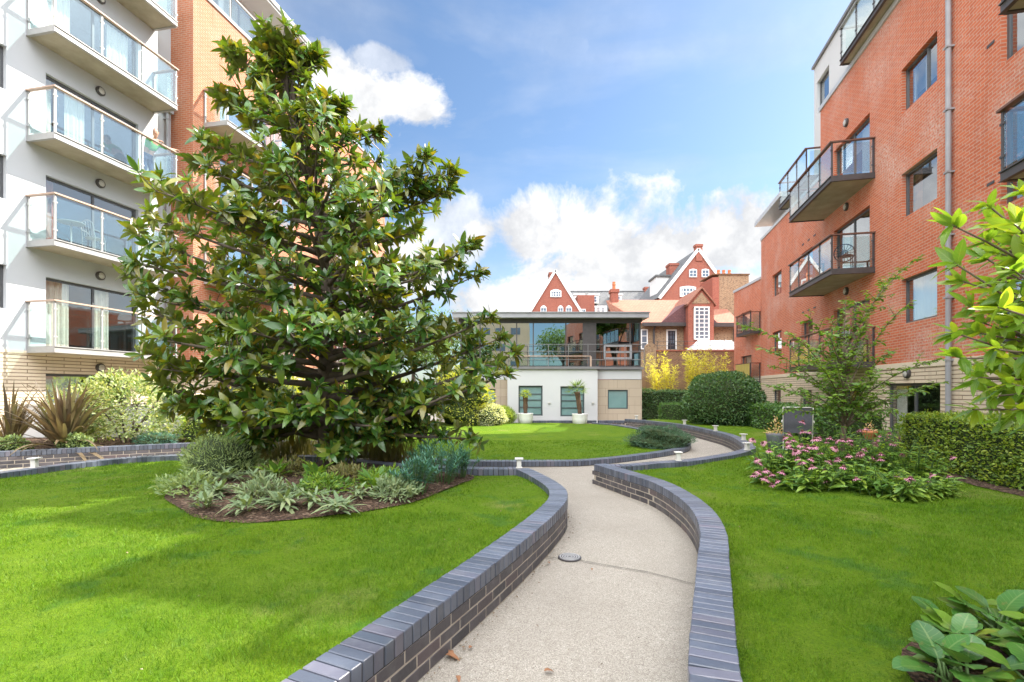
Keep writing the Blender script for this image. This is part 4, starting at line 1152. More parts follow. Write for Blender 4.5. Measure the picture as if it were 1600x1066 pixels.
for p, q in (((1065,482),(1088,455)),((1088,455),(1110,482))):
    a, c = poly_px([p, q], Y); bv.add([(a[0],-1.05,a[1]),(c[0],-1.05,c[1]),(c[0],3,c[1]),(a[0],3,a[1]),(a[0],-1.05,a[1]+.12),(c[0],-1.05,c[1]+.12),(c[0],3,c[1]+.12),(a[0],3,a[1]+.12)], [(0,1,5,4),(4,5,6,7),(0,3,2,1)])
bv.build('bay_roof', M['tile'], ct)
sash(ct, gx(1076,Y), gx(1099.5,Y), gz(533,Y), gz(483,Y), -.97, 2, 7)
dd = MB(); h = dm[0]; w_ = h[1]-h[0]; hh = h[3]-h[2]
dd.box(0, w_, 0, .05, 0, hh*.3)
for i in range(4): dd.box(w_*i/3-.03 if i else 0, w_*i/3+.03 if i < 3 else w_, .001, .049, hh*.3, hh)
for i in range(4): dd.box(0, w_, .002, .048, hh*(.3+.23*i), hh*(.3+.23*i)+.05)
dr = dd.build('door', M['black_pot'], ct, loc=(h[0], .06, h[2]))
q = MB(); q.add([(0,.03,hh*.3),(w_,.03,hh*.3),(w_,.03,hh),(0,.03,hh)], [(0,1,2,3)]); q.build('pane', M['pane_dark'], dr)
b = MB(); b.box(h[0]-.09, h[0], -.06, .05, h[2], h[3]+.09); b.box(h[1], h[1]+.09, -.06, .05, h[2], h[3]+.09); b.box(h[0], h[1], -.06, .05, h[3], h[3]+.09); b.build('door_frame', M['white_frame'], ct)
sash(ct, gx(1001,Y), gx(1011.5,Y), gz(546,Y), gz(515,Y), -.05, 0, 2)
stack(ct, gx(969,Y), gx(981,Y), 3, 3.7, gz(462,Y), gz(438,Y), 1)
b = MB(); b.box(gx(1122,Y+2), gx(1169,Y+2), 1.9, 4.2, gz(525,Y+2), gz(430,Y+2)); ch = b.build('chimney', M['buff_brick'], ct)
b = MB(); b.box(gx(1112,Y+2), gx(1122.5,Y+2), 1.85, 4.2, gz(525,Y+2), gz(434,Y+2)); b.build('chimney_side', M['far_brick'], ch)
b = MB(); b.box(gx(1112,Y+2), gx(1170,Y+2), 1.8, 4.3, gz(430,Y+2), gz(428.6,Y+2)); b.build('chimney_cap', M['brown_brick'], ch)
for x in (1131.5, 1140, 1149):
    q = MB(); q.lathe([(.12,0),(.11,.25),(.14,.3),(.1,.36),(.12,.42),(.12,.55)], (gx(x,Y+2),3,gz(428.6,Y+2)), 12); q.build('chimney_pot', M['terracotta'], ch)

# glass lantern roof, brick yard wall and its railing, timber fence
Y = 32.2
sk = empty('roof_lantern', (gx(1115,Y), Y, gz(549,Y)), 0, 'white framed roof lantern behind the brown brick yard wall', 'skylight')
w_ = gx(1155,Y)-gx(1078,Y)
b = MB(); b.box(-w_/2, w_/2, -.6, .6, -.1, .1); b.build('kerb', M['white_frame'], sk)
b = MB(); b.add([(-w_/2,-.6,.1),(w_/2,-.6,.1),(w_/2-.5,0,.72),(-w_/2+.6,0,.72),(-w_/2,.6,.1),(w_/2,.6,.1)], [(0,1,2,3),(0,3,4),(1,5,2),(4,3,2,5)])
M['pane_white'] = m_plain('hazy_skylight_glass', (.66,.70,.72), (.56,.61,.64), 1.5, .15)
b.build('pane', M['pane_white'], sk)
b = MB()
for i in range(7):
    t = i/6; b.bar((-w_/2+w_*t,-.61,.11), (-w_/2+.6+(w_-1.1)*t,-.01,.74), .04)
b.build('glazing_bar', M['white_frame'], sk)
Y = 31.0
yw = empty('yard_wall', (0, Y, 0), 0, 'brown brick yard wall with thin metal railing above the yellow bamboo', 'wall')
b = MB(); b.box(gx(1026,Y), gx(1158,Y), 0, .35, -.5, gz(549,Y)); b.build('brickwork', M['brown_brick'], yw)
b = MB(); b.box(gx(1025,Y), gx(1158,Y), -.04, .39, gz(549,Y), gz(547,Y)); b.build('coping', M['far_brick'], yw)
b = MB()
for z in (gz(533,Y), gz(540,Y)): b.tube([(gx(1026,Y),.15,z),(gx(1158,Y),.15,z)], .014, 6)
for x in range(1028, 1156, 21): b.box(gx(x,Y)-.014, gx(x,Y)+.014, .135, .165, gz(547,Y), gz(532,Y))
b.build('railing', M['dark_steel'], yw)
b = MB(); Y2 = 29.5
n = 12; xa, xb = gx(1009,Y2), gx(1025,Y2); zt = gz(536,Y2); r = (xb-xa)/2
vs = [(xa, -.5), (xb, -.5)] + [(xa+r+r*math.cos(math.pi*i/n), zt-r+r*math.sin(math.pi*i/n)) for i in range(n+1)]
b.prism(vs, 0, .4); rp = b.build('wall_pier', M['buff_brick'], None, loc=(0, Y2, 0))
tag(rp, 'round topped brick pier between pavilion and bamboo', 'brick pier')
fn = empty('timber_fence', (0, 26.6, 0), 0, 'vertical board timber fence beside the pavilion behind the hedge', 'fence')
b = MB(); Y = 26.6
for i in range(40):
    x = gx(1003,Y)+.105*i; b.box(x, x+.095, 0, .02, -.3, gz(590,Y)+.03*math.sin(i*2.1))
b.build('boards', M['timber'], fn)
b = MB(); b.box(gx(1003,Y), gx(1003,Y)+4.2, .02, .06, .5, .58); b.box(gx(1003,Y), gx(1003,Y)+4.2, .02, .06, 1.7, 1.78); b.build('fence_rail', M['timber'], fn)
Y = 12.75
tw = empty('terrace_wall', (0, 0, 0), 0, 'low white terrace wall behind the variegated shrub and flax', 'wall')
b = MB(); b.box(-13.2,-7.2,Y,Y+.16,-.1,1.12); b.build('panel', M['render'], tw)
b = MB(); b.box(-13.22,-7.18,Y-.03,Y+.19,1.12,1.17)
for k in range(7): b.box(-12.9+.9*k,-12.87+.9*k,Y-.012,Y-.001,.2,1.12)
b.build('trim', M['lantern'], tw)

# what stands behind the camera, seen mirrored in the pavilion's glass
bb = empty('apartment_building', (0, -38, 0), 0, 'beige block with ribbon windows mirrored in the pavilion glass', 'apartment building')
b = MB(); b.box(-22,3,-10,0,-.5,13); b.build('wall', M['beige'], bb)
b = MB()
for z in (2.2, 5.2, 8.2, 11):
    for k in range(9): part('bbw', 'window', lambda b: b.box(0, 1.6, .0, .03, 0, 1.1), M['pane_dark'], bb, (-21+2.6*k, 0, z))
rn = empty('apartment_building', rw_loc(sx(2.9), 0), RA, 'red brick flats with small balconies mirrored at the right of the pavilion glass', 'apartment building')
hs2 = [(1.5+3.4*k, 3.2+3.4*k, z+.1, z+2.0) for k in range(3) for z in (2.35, 5.18)]
b = MB(); b.wall(0, 11, 2.2, 8.6, 0, hs2, .13); b.add([(0,0,-.5),(0,0,8.6),(0,7,8.6),(0,7,-.5)], [(0,1,2,3)]); b.add([(0,0,8.6),(11,0,8.6),(11,7,8.6),(0,7,8.6)], [(0,1,2,3)]); b.add([(11,0,-.5),(11,7,-.5),(11,7,8.6),(11,0,8.6)], [(0,1,2,3)]); b.build('brick_wall', M['red_brick'], rn)
b = MB(); b.wall(0, 11, -.5, 2.2, -.003, [], .1); b.build('stone_base', M['stone_band'], rn)
rooms(rn, hs2, 0)
for h in hs2: window(rn, h, 0, bars=(.5,))
for k in (0, 1, 2):
    for z in (2.35, 5.18): balcony(rn, 1.2+3.4*k, 3.6+3.4*k, 0, 1.1, z, 'dark_wood', 'dark_steel', 3, hr=1.08)

# ------------------------------------------------------------------ plants
class Leaves:
    """gathers leaf placements for one mesh"""
    def __init__(s): s.P = []; s.D = []; s.U = []; s.S = []
    def add(s, p, d, u, sc): s.P.append(p); s.D.append(d); s.U.append(u); s.S.append(sc)
    def addn(s, P, D, U, S): s.P += [tuple(x) for x in P]; s.D += [tuple(x) for x in D]; s.U += [tuple(x) for x in U]; s.S += list(S)
    def build(s, name, T, mat, parent=None):
        Ts = T if isinstance(T, list) else [T]
        P, D, U, S = np.array(s.P), np.array(s.D), np.array(s.U), np.array(s.S); pick = rng.integers(0, len(Ts), len(P))
        Vs = []; Qs = []; Uv = []; b = 0
        for i, t in enumerate(Ts):
            k = pick == i
            V, Q = inst(t, P[k], D[k], U[k], S[k]); Vs.append(V); Qs.append(Q+b); b += len(V)
            w = np.tile([-1., 0., 1.], len(t[0])//3)[:len(t[0])] if len(t[0]) % 3 == 0 else np.zeros(len(t[0]))
            Uv.append(np.tile(np.column_stack([w, t[0][:, 1]]), (int(k.sum()), 1)))
        Q = np.concatenate(Qs); me = np_mesh(name, np.concatenate(Vs), Q, mat)
        uv = me.uv_layers.new(name='leaf'); uv.data.foreach_set('uv', np.concatenate(Uv)[Q.ravel()].astype(np.float32).ravel())
        return link(name, me, None, parent)

def bez(a, b, c, n):
    a, b, c = Vector(a), Vector(b), Vector(c)
    return [a*(1-t)**2 + b*2*t*(1-t) + c*t*t for t in [i/n for i in range(n+1)]]

# the magnolia
def magnolia():
    bx_, by_ = -2.95, 7.70
    root = empty('magnolia_tree', (bx_, by_, .30), 0, 'tall glossy leaved magnolia rising from the round bed on the left lawn', 'tree')
    S = F/by_
    def zx(x, y): return ((x-CX)/S, CZ+(HY-y)/S)             # photo point at the trunk's distance
    axis = [(512,722),(507,680),(503,620),(508,560),(515,500),(512,430),(500,360),(488,300),(472,240),(455,180),(438,125),(422,85),(412,62)]
    ax = [zx(*p) for p in axis]
    def trunk(z):
        for (x0, z0), (x1, z1) in zip(ax, ax[1:]):
            if z <= z1: return x0+(x1-x0)*max(0, (z-z0)/(z1-z0))
        return ax[-1][0]
    outl = [(36,398,424),(60,372,440),(100,350,500),(140,318,520),(180,310,545),(205,290,610),(235,285,690),(255,272,725),(290,225,728),(325,180,735),(350,168,770),(390,165,778),(420,172,775),(450,176,740),(480,185,735),(505,195,760),(540,200,808),(575,215,805),(600,228,790),(625,235,705),(650,240,690),(680,262,745),(700,290,720)]
    oz = [CZ+(HY-o[0])/S for o in outl][::-1]; ol = [(o[1]-CX)/S for o in outl][::-1]; orr = [(o[2]-CX)/S for o in outl][::-1]
    def reach(z, a):
        l = max(.1, trunk(z)-np.interp(z, oz, ol)); r = max(.1, np.interp(z, oz, orr)-trunk(z))
        hx = r if math.cos(a) > 0 else l; hy = .80*(l+r)/2
        return max(.08, math.hypot(math.cos(a)*hx, math.sin(a)*hy)-.42)*(1-.22*max(0,-math.sin(a)))
    wood = MB(); lv = Leaves()
    zt = ax[-1][1]
    def tr(z): return .115*(1-(z-.3)/(zt-.3))**.8+.012
    pts = [Vector((x-bx_, .05*math.sin(z*1.3), z-.30)) for x, z in ax]; pts[0].z = -.05
    wood.tube(pts, [tr(z)*(1.25 if i == 0 else 1) for i, (x, z) in enumerate(ax)], 10)
    def rosette(p, d, n, L):
        d = Vector(d).normalized(); u = d.orthogonal().normalized(); v = d.cross(u)
        a0 = random.uniform(0, 6.28)
        for i in range(n):
            a = a0 + i*2.4; sp = .28 + .95*(1-i/n) + random.uniform(-.15, .15)     # outer leaves splay, inner ones stand
            r = u*math.cos(a)+v*math.sin(a)
            ld = d*math.cos(sp) + r*math.sin(sp) + Vector((random.gauss(0,.16), random.gauss(0,.16), random.gauss(-.06,.16)))
            back = -.10*L*(n-i)/n*2.2
            up = d*math.sin(sp) - r*math.cos(sp); up = up + Vector((random.gauss(0,.25), random.gauss(0,.25), .3+random.gauss(0,.25)))
            q = p + d*back + r*.012
            lv.add(tuple(q), tuple(ld), tuple(up), L*random.uniform(.5, 1.12))
    nb = 124
    zs = [1.0]*4
    for k in range(nb):
        f = (k+.5)/nb
        z0 = .95 + (zt-1.35)*f**1.1
        a = k*2.39996 + random.uniform(-.3, .3)
        rise = random.uniform(.15, .75)*(1+.5*f)
        ze = min(z0 + rise*(.4+1.0*f), zt-.12)
        if f < .14: ze = z0 + random.uniform(-.25, .2)
        Rr = reach(ze, a)*(random.uniform(.80, 1.03) if k % 3 else random.uniform(.5, .8))
        x0 = trunk(z0)-bx_
        s = Vector((x0, .05*math.sin(z0*1.3), z0-.3)); e = Vector((x0+math.cos(a)*Rr, math.sin(a)*Rr, ze-.3))
        m = s.lerp(e, .5); m.z += (-.10 if f < .14 else -.02)*Rr + random.uniform(-.08, .05)
        path = bez(s, m, e, 8); r0 = tr(z0)*.42+.006
        wood.tube(path, [r0*(1-i/8)**.8+.005 for i in range(9)], 6)
        L = random.uniform(.19, .235)
        rosette(path[-1], path[-1]-path[-2], random.randint(8, 12), L)
        ns = int(2 + Rr*(4.3 if f < .55 else 3.2))
        for j in range(ns):
            t = .25+.73*(j+random.random())/ns
            i = min(7, int(t*8)); p = path[i].lerp(path[i+1], t*8-i); d = (path[i+1]-path[i]).normalized()
            side = d.cross(Vector((0,0,1))).normalized()*random.choice((-1, 1))
            dd = (d*random.uniform(.4, 1)+side*random.uniform(.3, 1.1)+Vector((0,0,random.uniform(.05, .8)))).normalized()
            ln = random.uniform(.18, .62)*(1-.35*t)
            q = p+dd*ln; md = p.lerp(q, .5); md.z -= .03
            tw = bez(p, md, q, 4); wood.tube(tw, [.009,.008,.007,.006,.005], 5)
            rosette(q, tw[-1]-tw[-2], random.randint(8, 12), L*random.uniform(.85, 1.05))
            if random.random() < .6:
                rosette(tw[2], dd+Vector((random.gauss(0,.5), random.gauss(0,.5), .3)), random.randint(5, 8), L*.9)
    tip = pts[-1]
    for k in range(7):
        p = pts[-1-k//3]+Vector((random.gauss(0,.06), random.gauss(0,.06), -.18*(k % 3)))
        rosette(p, (random.gauss(0,.25), random.gauss(0,.25), 1), 8, .2)
    # the long boughs that make the outline
    for px, py, dy in ((808,552,.1),(798,582,-.3),(785,528,.4),(762,500,-.2),(772,422,.1),(765,378,-.2),(725,292,.15),(730,262,0),(600,205,.1),(690,245,-.2),(742,686,-.1),(700,640,.3),(740,600,-.6),(172,352,.1),(170,418,-.2),(190,470,.3),(205,540,0),(222,592,-.2),(240,640,.2),(262,638,-.3),(310,668,-.1),(385,688,-.4),(600,688,-.3),(655,662,.1),(545,705,-.5),(205,330,.4),(285,250,0),(300,215,.2),(330,150,-.1),(352,80,.0),(500,98,.1),(540,170,0)):
        Yb = by_+dy; e = Vector(((px-CX)/F*Yb-bx_, dy, CZ+(HY-py)/F*Yb-.3)); zw = e.z+.3
        z0 = min(max(.6, zw-.35*math.hypot(e.x-trunk(max(.4,zw-.8))+bx_, dy)), zt-.3)
        if py > 630: z0 = zw+.25
        s = Vector((trunk(z0)-bx_, .05*math.sin(z0*1.3), z0-.3)); e = s.lerp(e, .97 if px > 720 and py > 450 else .88)
        m = s.lerp(e, .5); m.z -= .12; path = bez(s, m, e, 10); wood.tube(path, [tr(z0)*.4*(1-i/10)**.8+.006 for i in range(11)], 6)
        rosette(path[-1], path[-1]-path[-2]+Vector((0,0,.03)), 10, .2)
        for i in range(3, 11):
            for _ in range(2 if i < 7 else 3):
                d = (path[i]-path[i-1]).normalized(); dd = (d*.6+Vector((random.gauss(0,.5), random.gauss(0,.6), random.gauss(.35,.4)))).normalized()
                ln = random.uniform(.12,.42)*(1.1-.06*i); q = path[i]+dd*ln
                tw = bez(path[i], path[i].lerp(q,.5)-Vector((0,0,.02)), q, 4); wood.tube(tw, [.008,.007,.006,.005,.004], 5); rosette(q, tw[-1]-tw[-2], random.randint(8,11), random.uniform(.17,.22))
    # drooping low branches
    for a, Rr, z0, ze in ((2.9,1.9,.85,.72),(.15,1.6,.8,.62),(5.3,.7,.6,.35)):
        s = Vector((trunk(z0)-bx_, 0, z0-.3)); e = Vector((s.x+math.cos(a)*Rr, math.sin(a)*Rr, ze-.3+.25))
        m = s.lerp(e, .5)+Vector((0,0,-.05)); path = bez(s, m, e, 8)
        wood.tube(path, [.028*(1-i/8)+.006 for i in range(9)], 6)
        for t in (5, 6, 7, 8):
            for _ in range(2):
                d = Vector((math.cos(a)+random.gauss(0,.6), math.sin(a)+random.gauss(0,.6), random.uniform(.0,.7)))
                q = path[t]+d*random.uniform(.05, .22); wood.tube([path[t], q], [.007,.005], 5); rosette(q, d, 9, .2)
    wood.build('trunk', M['bark'], root, smooth=True)
    lv.build('foliage', [leaf_t(.40, curl=.15), leaf_t(.44, curl=.45, fold=.15), leaf_t(.37, curl=-.1, fold=.4), leaf_t(.46, curl=.7, fold=.3)], LF['magnolia'], root)
magnolia()

def spray(lv, path, L, gap, flat=.25, droop=.1):
    """leaves left and right along a twig"""
    side0 = 1
    for a, b in zip(path, path[1:]):
        d = (b-a); n = max(1, int(d.length/gap)); dn = d.normalized()
        for i in range(n):
            p = a+d*((i+random.random()*.5)/n); s = dn.cross(Vector((0,0,1)))
            if s.length < .05: s = Vector((1,0,0))
            s = s.normalized()*side0; side0 = -side0
            ld = (s*.9+dn*.6+Vector((random.gauss(0,flat), random.gauss(0,flat), random.gauss(0,flat)-droop)))
            lv.add(tuple(p), tuple(ld), (random.gauss(0,.35), random.gauss(0,.35), 1), L*random.uniform(.7, 1.2))

def small_elm():
    X, Y = 5.35, 7.75
    root = empty('sapling_tree', (X, Y, .2), 0, 'slender young tree with long reaching shoots among the coneflowers', 'tree')
    wood = MB(); lv = Leaves()
    tr = [Vector((0,0,-.05)), Vector((-.03,.02,.5)), Vector((-.01,.0,1.0)), Vector((.03,.02,1.5)), Vector((.02,0,2.0))]
    wood.tube(tr, [.05,.042,.036,.028,.02], 8)
    ends = [(1442,398,.2),(1425,470,-.3),(1398,425,.5),(1258,492,.3),(1183,540,-.2),(1152,505,.6),(1192,600,-.5),(1482,596,.2),(1402,545,-.3),(1468,560,-.4),(1288,515,-.4),(1322,470,.2),(1200,570,.5),(1232,520,-.3),(1300,500,.5),(1352,510,-.2),(1222,640,-.3),(1405,640,-.5),(1440,610,.4),(1268,560,-.7),(1372,580,-.7),(1330,545,.7),(1290,620,-.6),(1360,630,.5),(1310,580,-.5),(1350,600,-.6),(1250,610,.5),(1390,610,.3),(1340,470,.0),(1275,540,.2)]
    for k, (px, py, dy) in enumerate(ends):
        Ye = Y+dy; e = Vector(((px-CX)/F*Ye-X, dy, CZ+(HY-py)/F*Ye-.2))
        z0 = min(max(.75, e.z*random.uniform(.42, .62)), 1.95)
        s = Vector((.02*math.sin(z0*3), .01, z0))
        m = s.lerp(e, .5)+Vector((0,0,.12+.1*(e.z-z0))); m.x += (s.x-e.x)*.1
        path = bez(s, m, e, 9); wood.tube(path, [.011*(1-i/9)+.0025 for i in range(10)], 6)
        spray(lv, path[2:], .085, .026)
        for i in range(2, 9):
            for _ in range(2):
                d = (path[i+1]-path[i]).normalized(); sd = Vector((random.gauss(0,1), random.gauss(0,1), random.gauss(.1,.45))).normalized()
                ln = random.uniform(.12, .42)*(1-.06*i)
                q = path[i]+(d*.7+sd).normalized()*ln; md = path[i].lerp(q,.5)+Vector((0,0,.02))
                tw = bez(path[i], md, q, 4); wood.tube(tw, [.005,.004,.0035,.003,.002], 4); spray(lv, tw, .085, .023)
    wood.build('trunk', M['pale_bark'], root, smooth=True)
    lv.build('foliage', LEAF_S, LF['elm'], root)
small_elm()

def laurel():
    root = empty('laurel_shrub', (2.65, 1.75, .2), 0, 'bright backlit laurel branches reaching in at the right edge', 'shrub')
    wood = MB(); lv = Leaves(); o = Vector((2.65, 1.75, .2))
    ends = [(1488,352,1.5),(1492,412,1.55),(1540,318,1.6),(1505,440,1.65),(1490,520,1.6),(1500,560,1.5),(1512,478,1.75),(1530,590,1.5),(1520,640,1.55),(1560,380,1.8),(1570,440,1.5),(1570,520,1.7),(1580,600,1.45),(1585,350,1.5),(1600,470,1.5),(1610,560,1.6),(1610,400,1.7),(1550,545,1.4),(1560,480,1.35),(1640,330,1.8),(1660,500,1.6),(1650,620,1.6),(1700,420,1.7),(1598,300,1.7),(1575,650,1.6),(1535,400,1.6),(1548,440,1.7),(1528,520,1.7),(1560,560,1.6),(1590,500,1.5),(1545,620,1.6),(1580,420,1.45),(1600,530,1.7),(1595,640,1.5),(1565,470,1.65),(1590,380,1.6),(1555,350,1.7)]+[(random.uniform(1530,1640), random.uniform(330,650), random.uniform(1.65,2.0)) for _ in range(24)]
    for px, py, Y in ends:
        e = Vector(((px-CX)/F*Y, Y, CZ+(HY-py)/F*Y))-o
        s = Vector((random.uniform(-.12,.12), random.uniform(-.12,.12), random.uniform(.9,1.35)*min(1, e.z/1.3)))
        m = s.lerp(e, .55)+Vector((.05,0,.07)); path = bez(s, m, e, 9)
        wood.tube(path, [.009*(1-i/9)+.0025 for i in range(10)], 6)
        for i in range(3, 10):
            d = (path[i]-path[i-1]).normalized()
            for _ in range(6 if i < 9 else 8):
                a = random.uniform(0, 6.28); u = d.orthogonal().normalized(); r = u*math.cos(a)+d.cross(u)*math.sin(a)
                ld = d*random.uniform(.5,1.1)+r*random.uniform(.5,.9)+Vector((0,0,-.05))
                lv.add(tuple(path[i]-d*random.uniform(0,.03)), tuple(ld), (random.gauss(0,.5), random.gauss(0,.5), 1), random.uniform(.055,.092))
    for k in range(6): wood.tube([(random.uniform(-.1,.1), random.uniform(-.1,.1), -.02), (random.uniform(-.15,.15), random.uniform(-.15,.15), 1.35)], [.014,.009], 6)
    wood.build('stems', M['pale_bark'], root, smooth=True)
    lv.build('foliage', [leaf_t(.34, fold=.2, curl=.18), leaf_t(.30, fold=.3, curl=.4), leaf_t(.37, fold=.1, curl=-.1)], LF['laurel'], root)
laurel()

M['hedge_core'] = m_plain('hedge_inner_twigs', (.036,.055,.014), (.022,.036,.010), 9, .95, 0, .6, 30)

def hedge(name, a, b, w, z0a, z0b, z1, n, L, mat, label, group=None, T=LEAF_D, cat='hedge'):
    """clipped hedge along a-b; its front is on the right of the run"""
    A, B = Vector((*a, 0)), Vector((*b, 0)); d = (B-A).normalized(); s = Vector((d.y, -d.x, 0)); ln = (B-A).length
    root = empty(name, (A.x, A.y, 0), 0, label, cat, group)
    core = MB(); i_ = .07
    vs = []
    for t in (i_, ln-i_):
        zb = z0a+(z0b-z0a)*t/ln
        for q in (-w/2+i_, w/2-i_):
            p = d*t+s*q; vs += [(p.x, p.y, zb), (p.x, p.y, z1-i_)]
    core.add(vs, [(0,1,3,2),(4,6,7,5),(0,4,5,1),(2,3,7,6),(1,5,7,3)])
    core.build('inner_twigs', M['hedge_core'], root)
    lv = Leaves()
    areas = [ln*(z1-min(z0a,z0b)), ln*(z1-min(z0a,z0b))*.35, ln*w, w*(z1-z0a), w*(z1-z0b)]
    tot = sum(areas)
    for k, ar in enumerate(areas):
        for _ in range(int(n*ar/tot)):
            t = random.uniform(0, ln); q = random.uniform(-w/2, w/2); zb = z0a+(z0b-z0a)*t/ln
            z = zb+.02+(z1-zb-.02)*random.random()
            nn = [s, -s, Vector((0,0,1)), -d, d][k]
            if k == 0: q = w/2
            elif k == 1: q = -w/2
            elif k == 2: z = z1
            elif k == 3: t = 0
            else: t = ln
            und = .045*math.sin(t*5+z*4)+.03*math.sin(z*9+t*2.3)
            p = d*t+s*q+Vector((0,0,z))+nn*(random.gauss(-.035,.04)+und*.7-(.05*max(0,.25-(z-zb)) if k == 0 else 0))
            ld = nn*random.uniform(.2,.9)+Vector((random.gauss(0,.6), random.gauss(0,.6), random.gauss(.25,.5)))
            up = nn*.7+Vector((random.gauss(0,.5), random.gauss(0,.5), .6))
            lv.add(tuple(p), tuple(ld), tuple(up), L*random.uniform(.65,1.25))
    lv.build('foliage', T, mat, root)
    return root
hedge('clipped_hedge', (7.35,8.6), (6.72,3.7), .85, .0, .15, 1.13, 26000, .045, LF['privet'], 'chest high clipped green and yellow hedge at the right beside the patio door', 'clipped hedges')
hedge('clipped_hedge', (8.9,17.6), (8.05,11.0), .9, -.1, -.1, 1.03, 9000, .075, LF['lime_hedge'] if 'lime_hedge' in LF else LF['box'], 'long clipped hedge behind the grey garden chair along the stone base', 'clipped hedges')
hedge('clipped_hedge', (6.25,24.2), (9.6,24.2), .9, .0, .0, 1.47, 7000, .085, LF['dome'], 'dark glossy hedge beneath the yellow bamboo beside the pavilion', 'clipped hedges')
hedge('clipped_hedge', (6.5,21.2), (8.4,20.6), .9, .0, .0, .94, 5000, .055, LF['box'], 'small square cut bright green hedge left of the domed bush', 'clipped hedges')

def bush(name, c, r, n, L, mat, label, cat='shrub', T=LEAF_D, group=None, lumps=.08, lift=.0, core=True, stems=0, low=-.35, bark='bark', updir=.25, holes=0.0):
    """rounded shrub about c = (x, y, z of centre) with radii r"""
    root = empty(name, (c[0], c[1], c[2]-r[2]*(1 if low <= -.9 else abs(low))), 0, label, cat, group)
    off = Vector((0, 0, r[2]*(1 if low <= -.9 else abs(low))))
    lv = Leaves(); D = rdir(int(n*1.8)); ph = rng.uniform(0, 6.28, 6)
    cnt = 0
    for d in D:
        if d[2] < low or cnt >= n: continue
        k = 1+lumps*(math.sin(4*d[0]+ph[0])*math.sin(5*d[1]+ph[1])+.7*math.sin(7*d[2]+ph[2]+3*d[0])+.5*math.sin(11*d[0]+ph[3])*math.sin(9*d[1]+ph[4]))
        if holes and math.sin(9*d[0]+ph[3])*math.sin(8*d[2]+ph[4])+math.sin(7*d[1]+ph[5]) > 1.9-holes*2: continue
        q = 1-abs(random.gauss(0, .09 if core else .22))
        p = Vector((d[0]*r[0], d[1]*r[1], d[2]*r[2]))*k*q + off
        ld = Vector((d[0]+random.gauss(0,.6), d[1]+random.gauss(0,.6), d[2]+random.gauss(updir,.5)))
        up = Vector((d[0]*.6+random.gauss(0,.4), d[1]*.6+random.gauss(0,.4), .7+random.gauss(0,.3)))
        lv.add(tuple(p), tuple(ld), tuple(up), L*random.uniform(.65,1.25)); cnt += 1
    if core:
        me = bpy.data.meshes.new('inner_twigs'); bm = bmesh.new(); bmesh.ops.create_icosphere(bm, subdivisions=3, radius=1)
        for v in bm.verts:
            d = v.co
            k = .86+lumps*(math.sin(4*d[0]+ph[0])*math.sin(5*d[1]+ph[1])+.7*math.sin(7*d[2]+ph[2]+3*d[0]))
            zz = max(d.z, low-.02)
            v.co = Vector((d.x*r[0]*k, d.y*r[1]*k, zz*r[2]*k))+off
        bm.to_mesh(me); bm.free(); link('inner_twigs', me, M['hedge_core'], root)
    if stems:
        w = MB()
        for i in range(stems):
            a = 6.28*i/stems+random.random(); q = .1+.1*random.random()
            e = Vector((math.cos(a)*r[0]*.5, math.sin(a)*r[1]*.5, off.z+r[2]*random.uniform(-.1,.3)))
            w.tube(bez((math.cos(a)*q*.5, math.sin(a)*q*.5, -.1), (math.cos(a)*q, math.sin(a)*q, off.z*.5), e, 6), [.03*(1-.1*i_) for i_ in range(7)], 6)
            if not core:
                for _ in range(4):
                    d = Vector(rdir(1)[0]); d.z = abs(d.z)*.8
                    w.tube(bez(e*.8, e, Vector((d.x*r[0]*.85, d.y*r[1]*.85, d.z*r[2]*.85))+off, 4), [.012,.01,.008,.006,.004], 5)
        w.build('stems', M[bark], root, smooth=True)
    lv.build('foliage', T, mat, root)
    return root
bush('domed_bush', (8.0,18.3,1.0), (1.46,1.4,1.27), 12500, .085, LF['dome'], 'large clipped dome of dark green foliage on a short trunk', 'shrub', lumps=.05, low=-.62, stems=5)
bush('juniper_bush', (3.85,12.45,.22), (.78,.6,.40), 6500, .07, LF['juniper'], 'low spreading blue green juniper at the tip of the back lawn edging', 'shrub', T=leaf_t(.12,(0,.5,1),(.6,1,.1),.2,.1), lumps=.16, low=-.5)
bush('golden_shrub', (-2.2,20.2,1.15), (1.25,1.1,1.45), 5500, .10, LF['yellow'], 'tall loose golden yellow shrub left of the pavilion stone wall', 'shrub', lumps=.16, low=-.75, stems=5)
bush('variegated_shrub', (-1.0,20.0,.42), (.75,.6,.52), 3500, .06, LF['white'], 'low white edged shrub between the golden shrub and the pale feathery one', 'shrub', lumps=.1, low=-.7)
bush('feathery_shrub', (-.42,21.0,.33), (.55,.45,.47), 3800, .13, LF['lime'], 'pale lime feathery mound beside the first white palm pot', 'shrub', T=leaf_t(.09,(0,.5,1),(.8,1,.1),.2,.15), lumps=.12, low=-.6, updir=.9)
bush('golden_shrub', (-5.2,18.6,1.0), (1.5,1.2,1.3), 5500, .10, LF['lime'], 'broad yellow green shrub seen through the magnolia branches', 'shrub', lumps=.16, low=-.7, stems=4)
bush('golden_shrub', (-7.6,15.2,.9), (1.3,1.1,1.2), 5000, .09, LF['yellow'], 'yellow green shrub against the orange brick flats behind the magnolia', 'shrub', lumps=.16, low=-.7, stems=4)
bush('variegated_shrub', (-9.1,11.45,1.02), (1.28,.85,.96), 4600, .085, LF['variegated'], 'cream variegated multi stemmed shrub behind the bronze flax', 'shrub', T=LEAF_S, lumps=.14, low=-.75, stems=6, core=False, bark='bark', holes=.2)
bush('variegated_shrub', (-10.6,11.9,.9), (.8,.6,.8), 1800, .085, LF['variegated'], 'smaller cream variegated shrub beside the patio door of the white flats', 'shrub', T=LEAF_S, lumps=.14, low=-.75, stems=4, core=False)
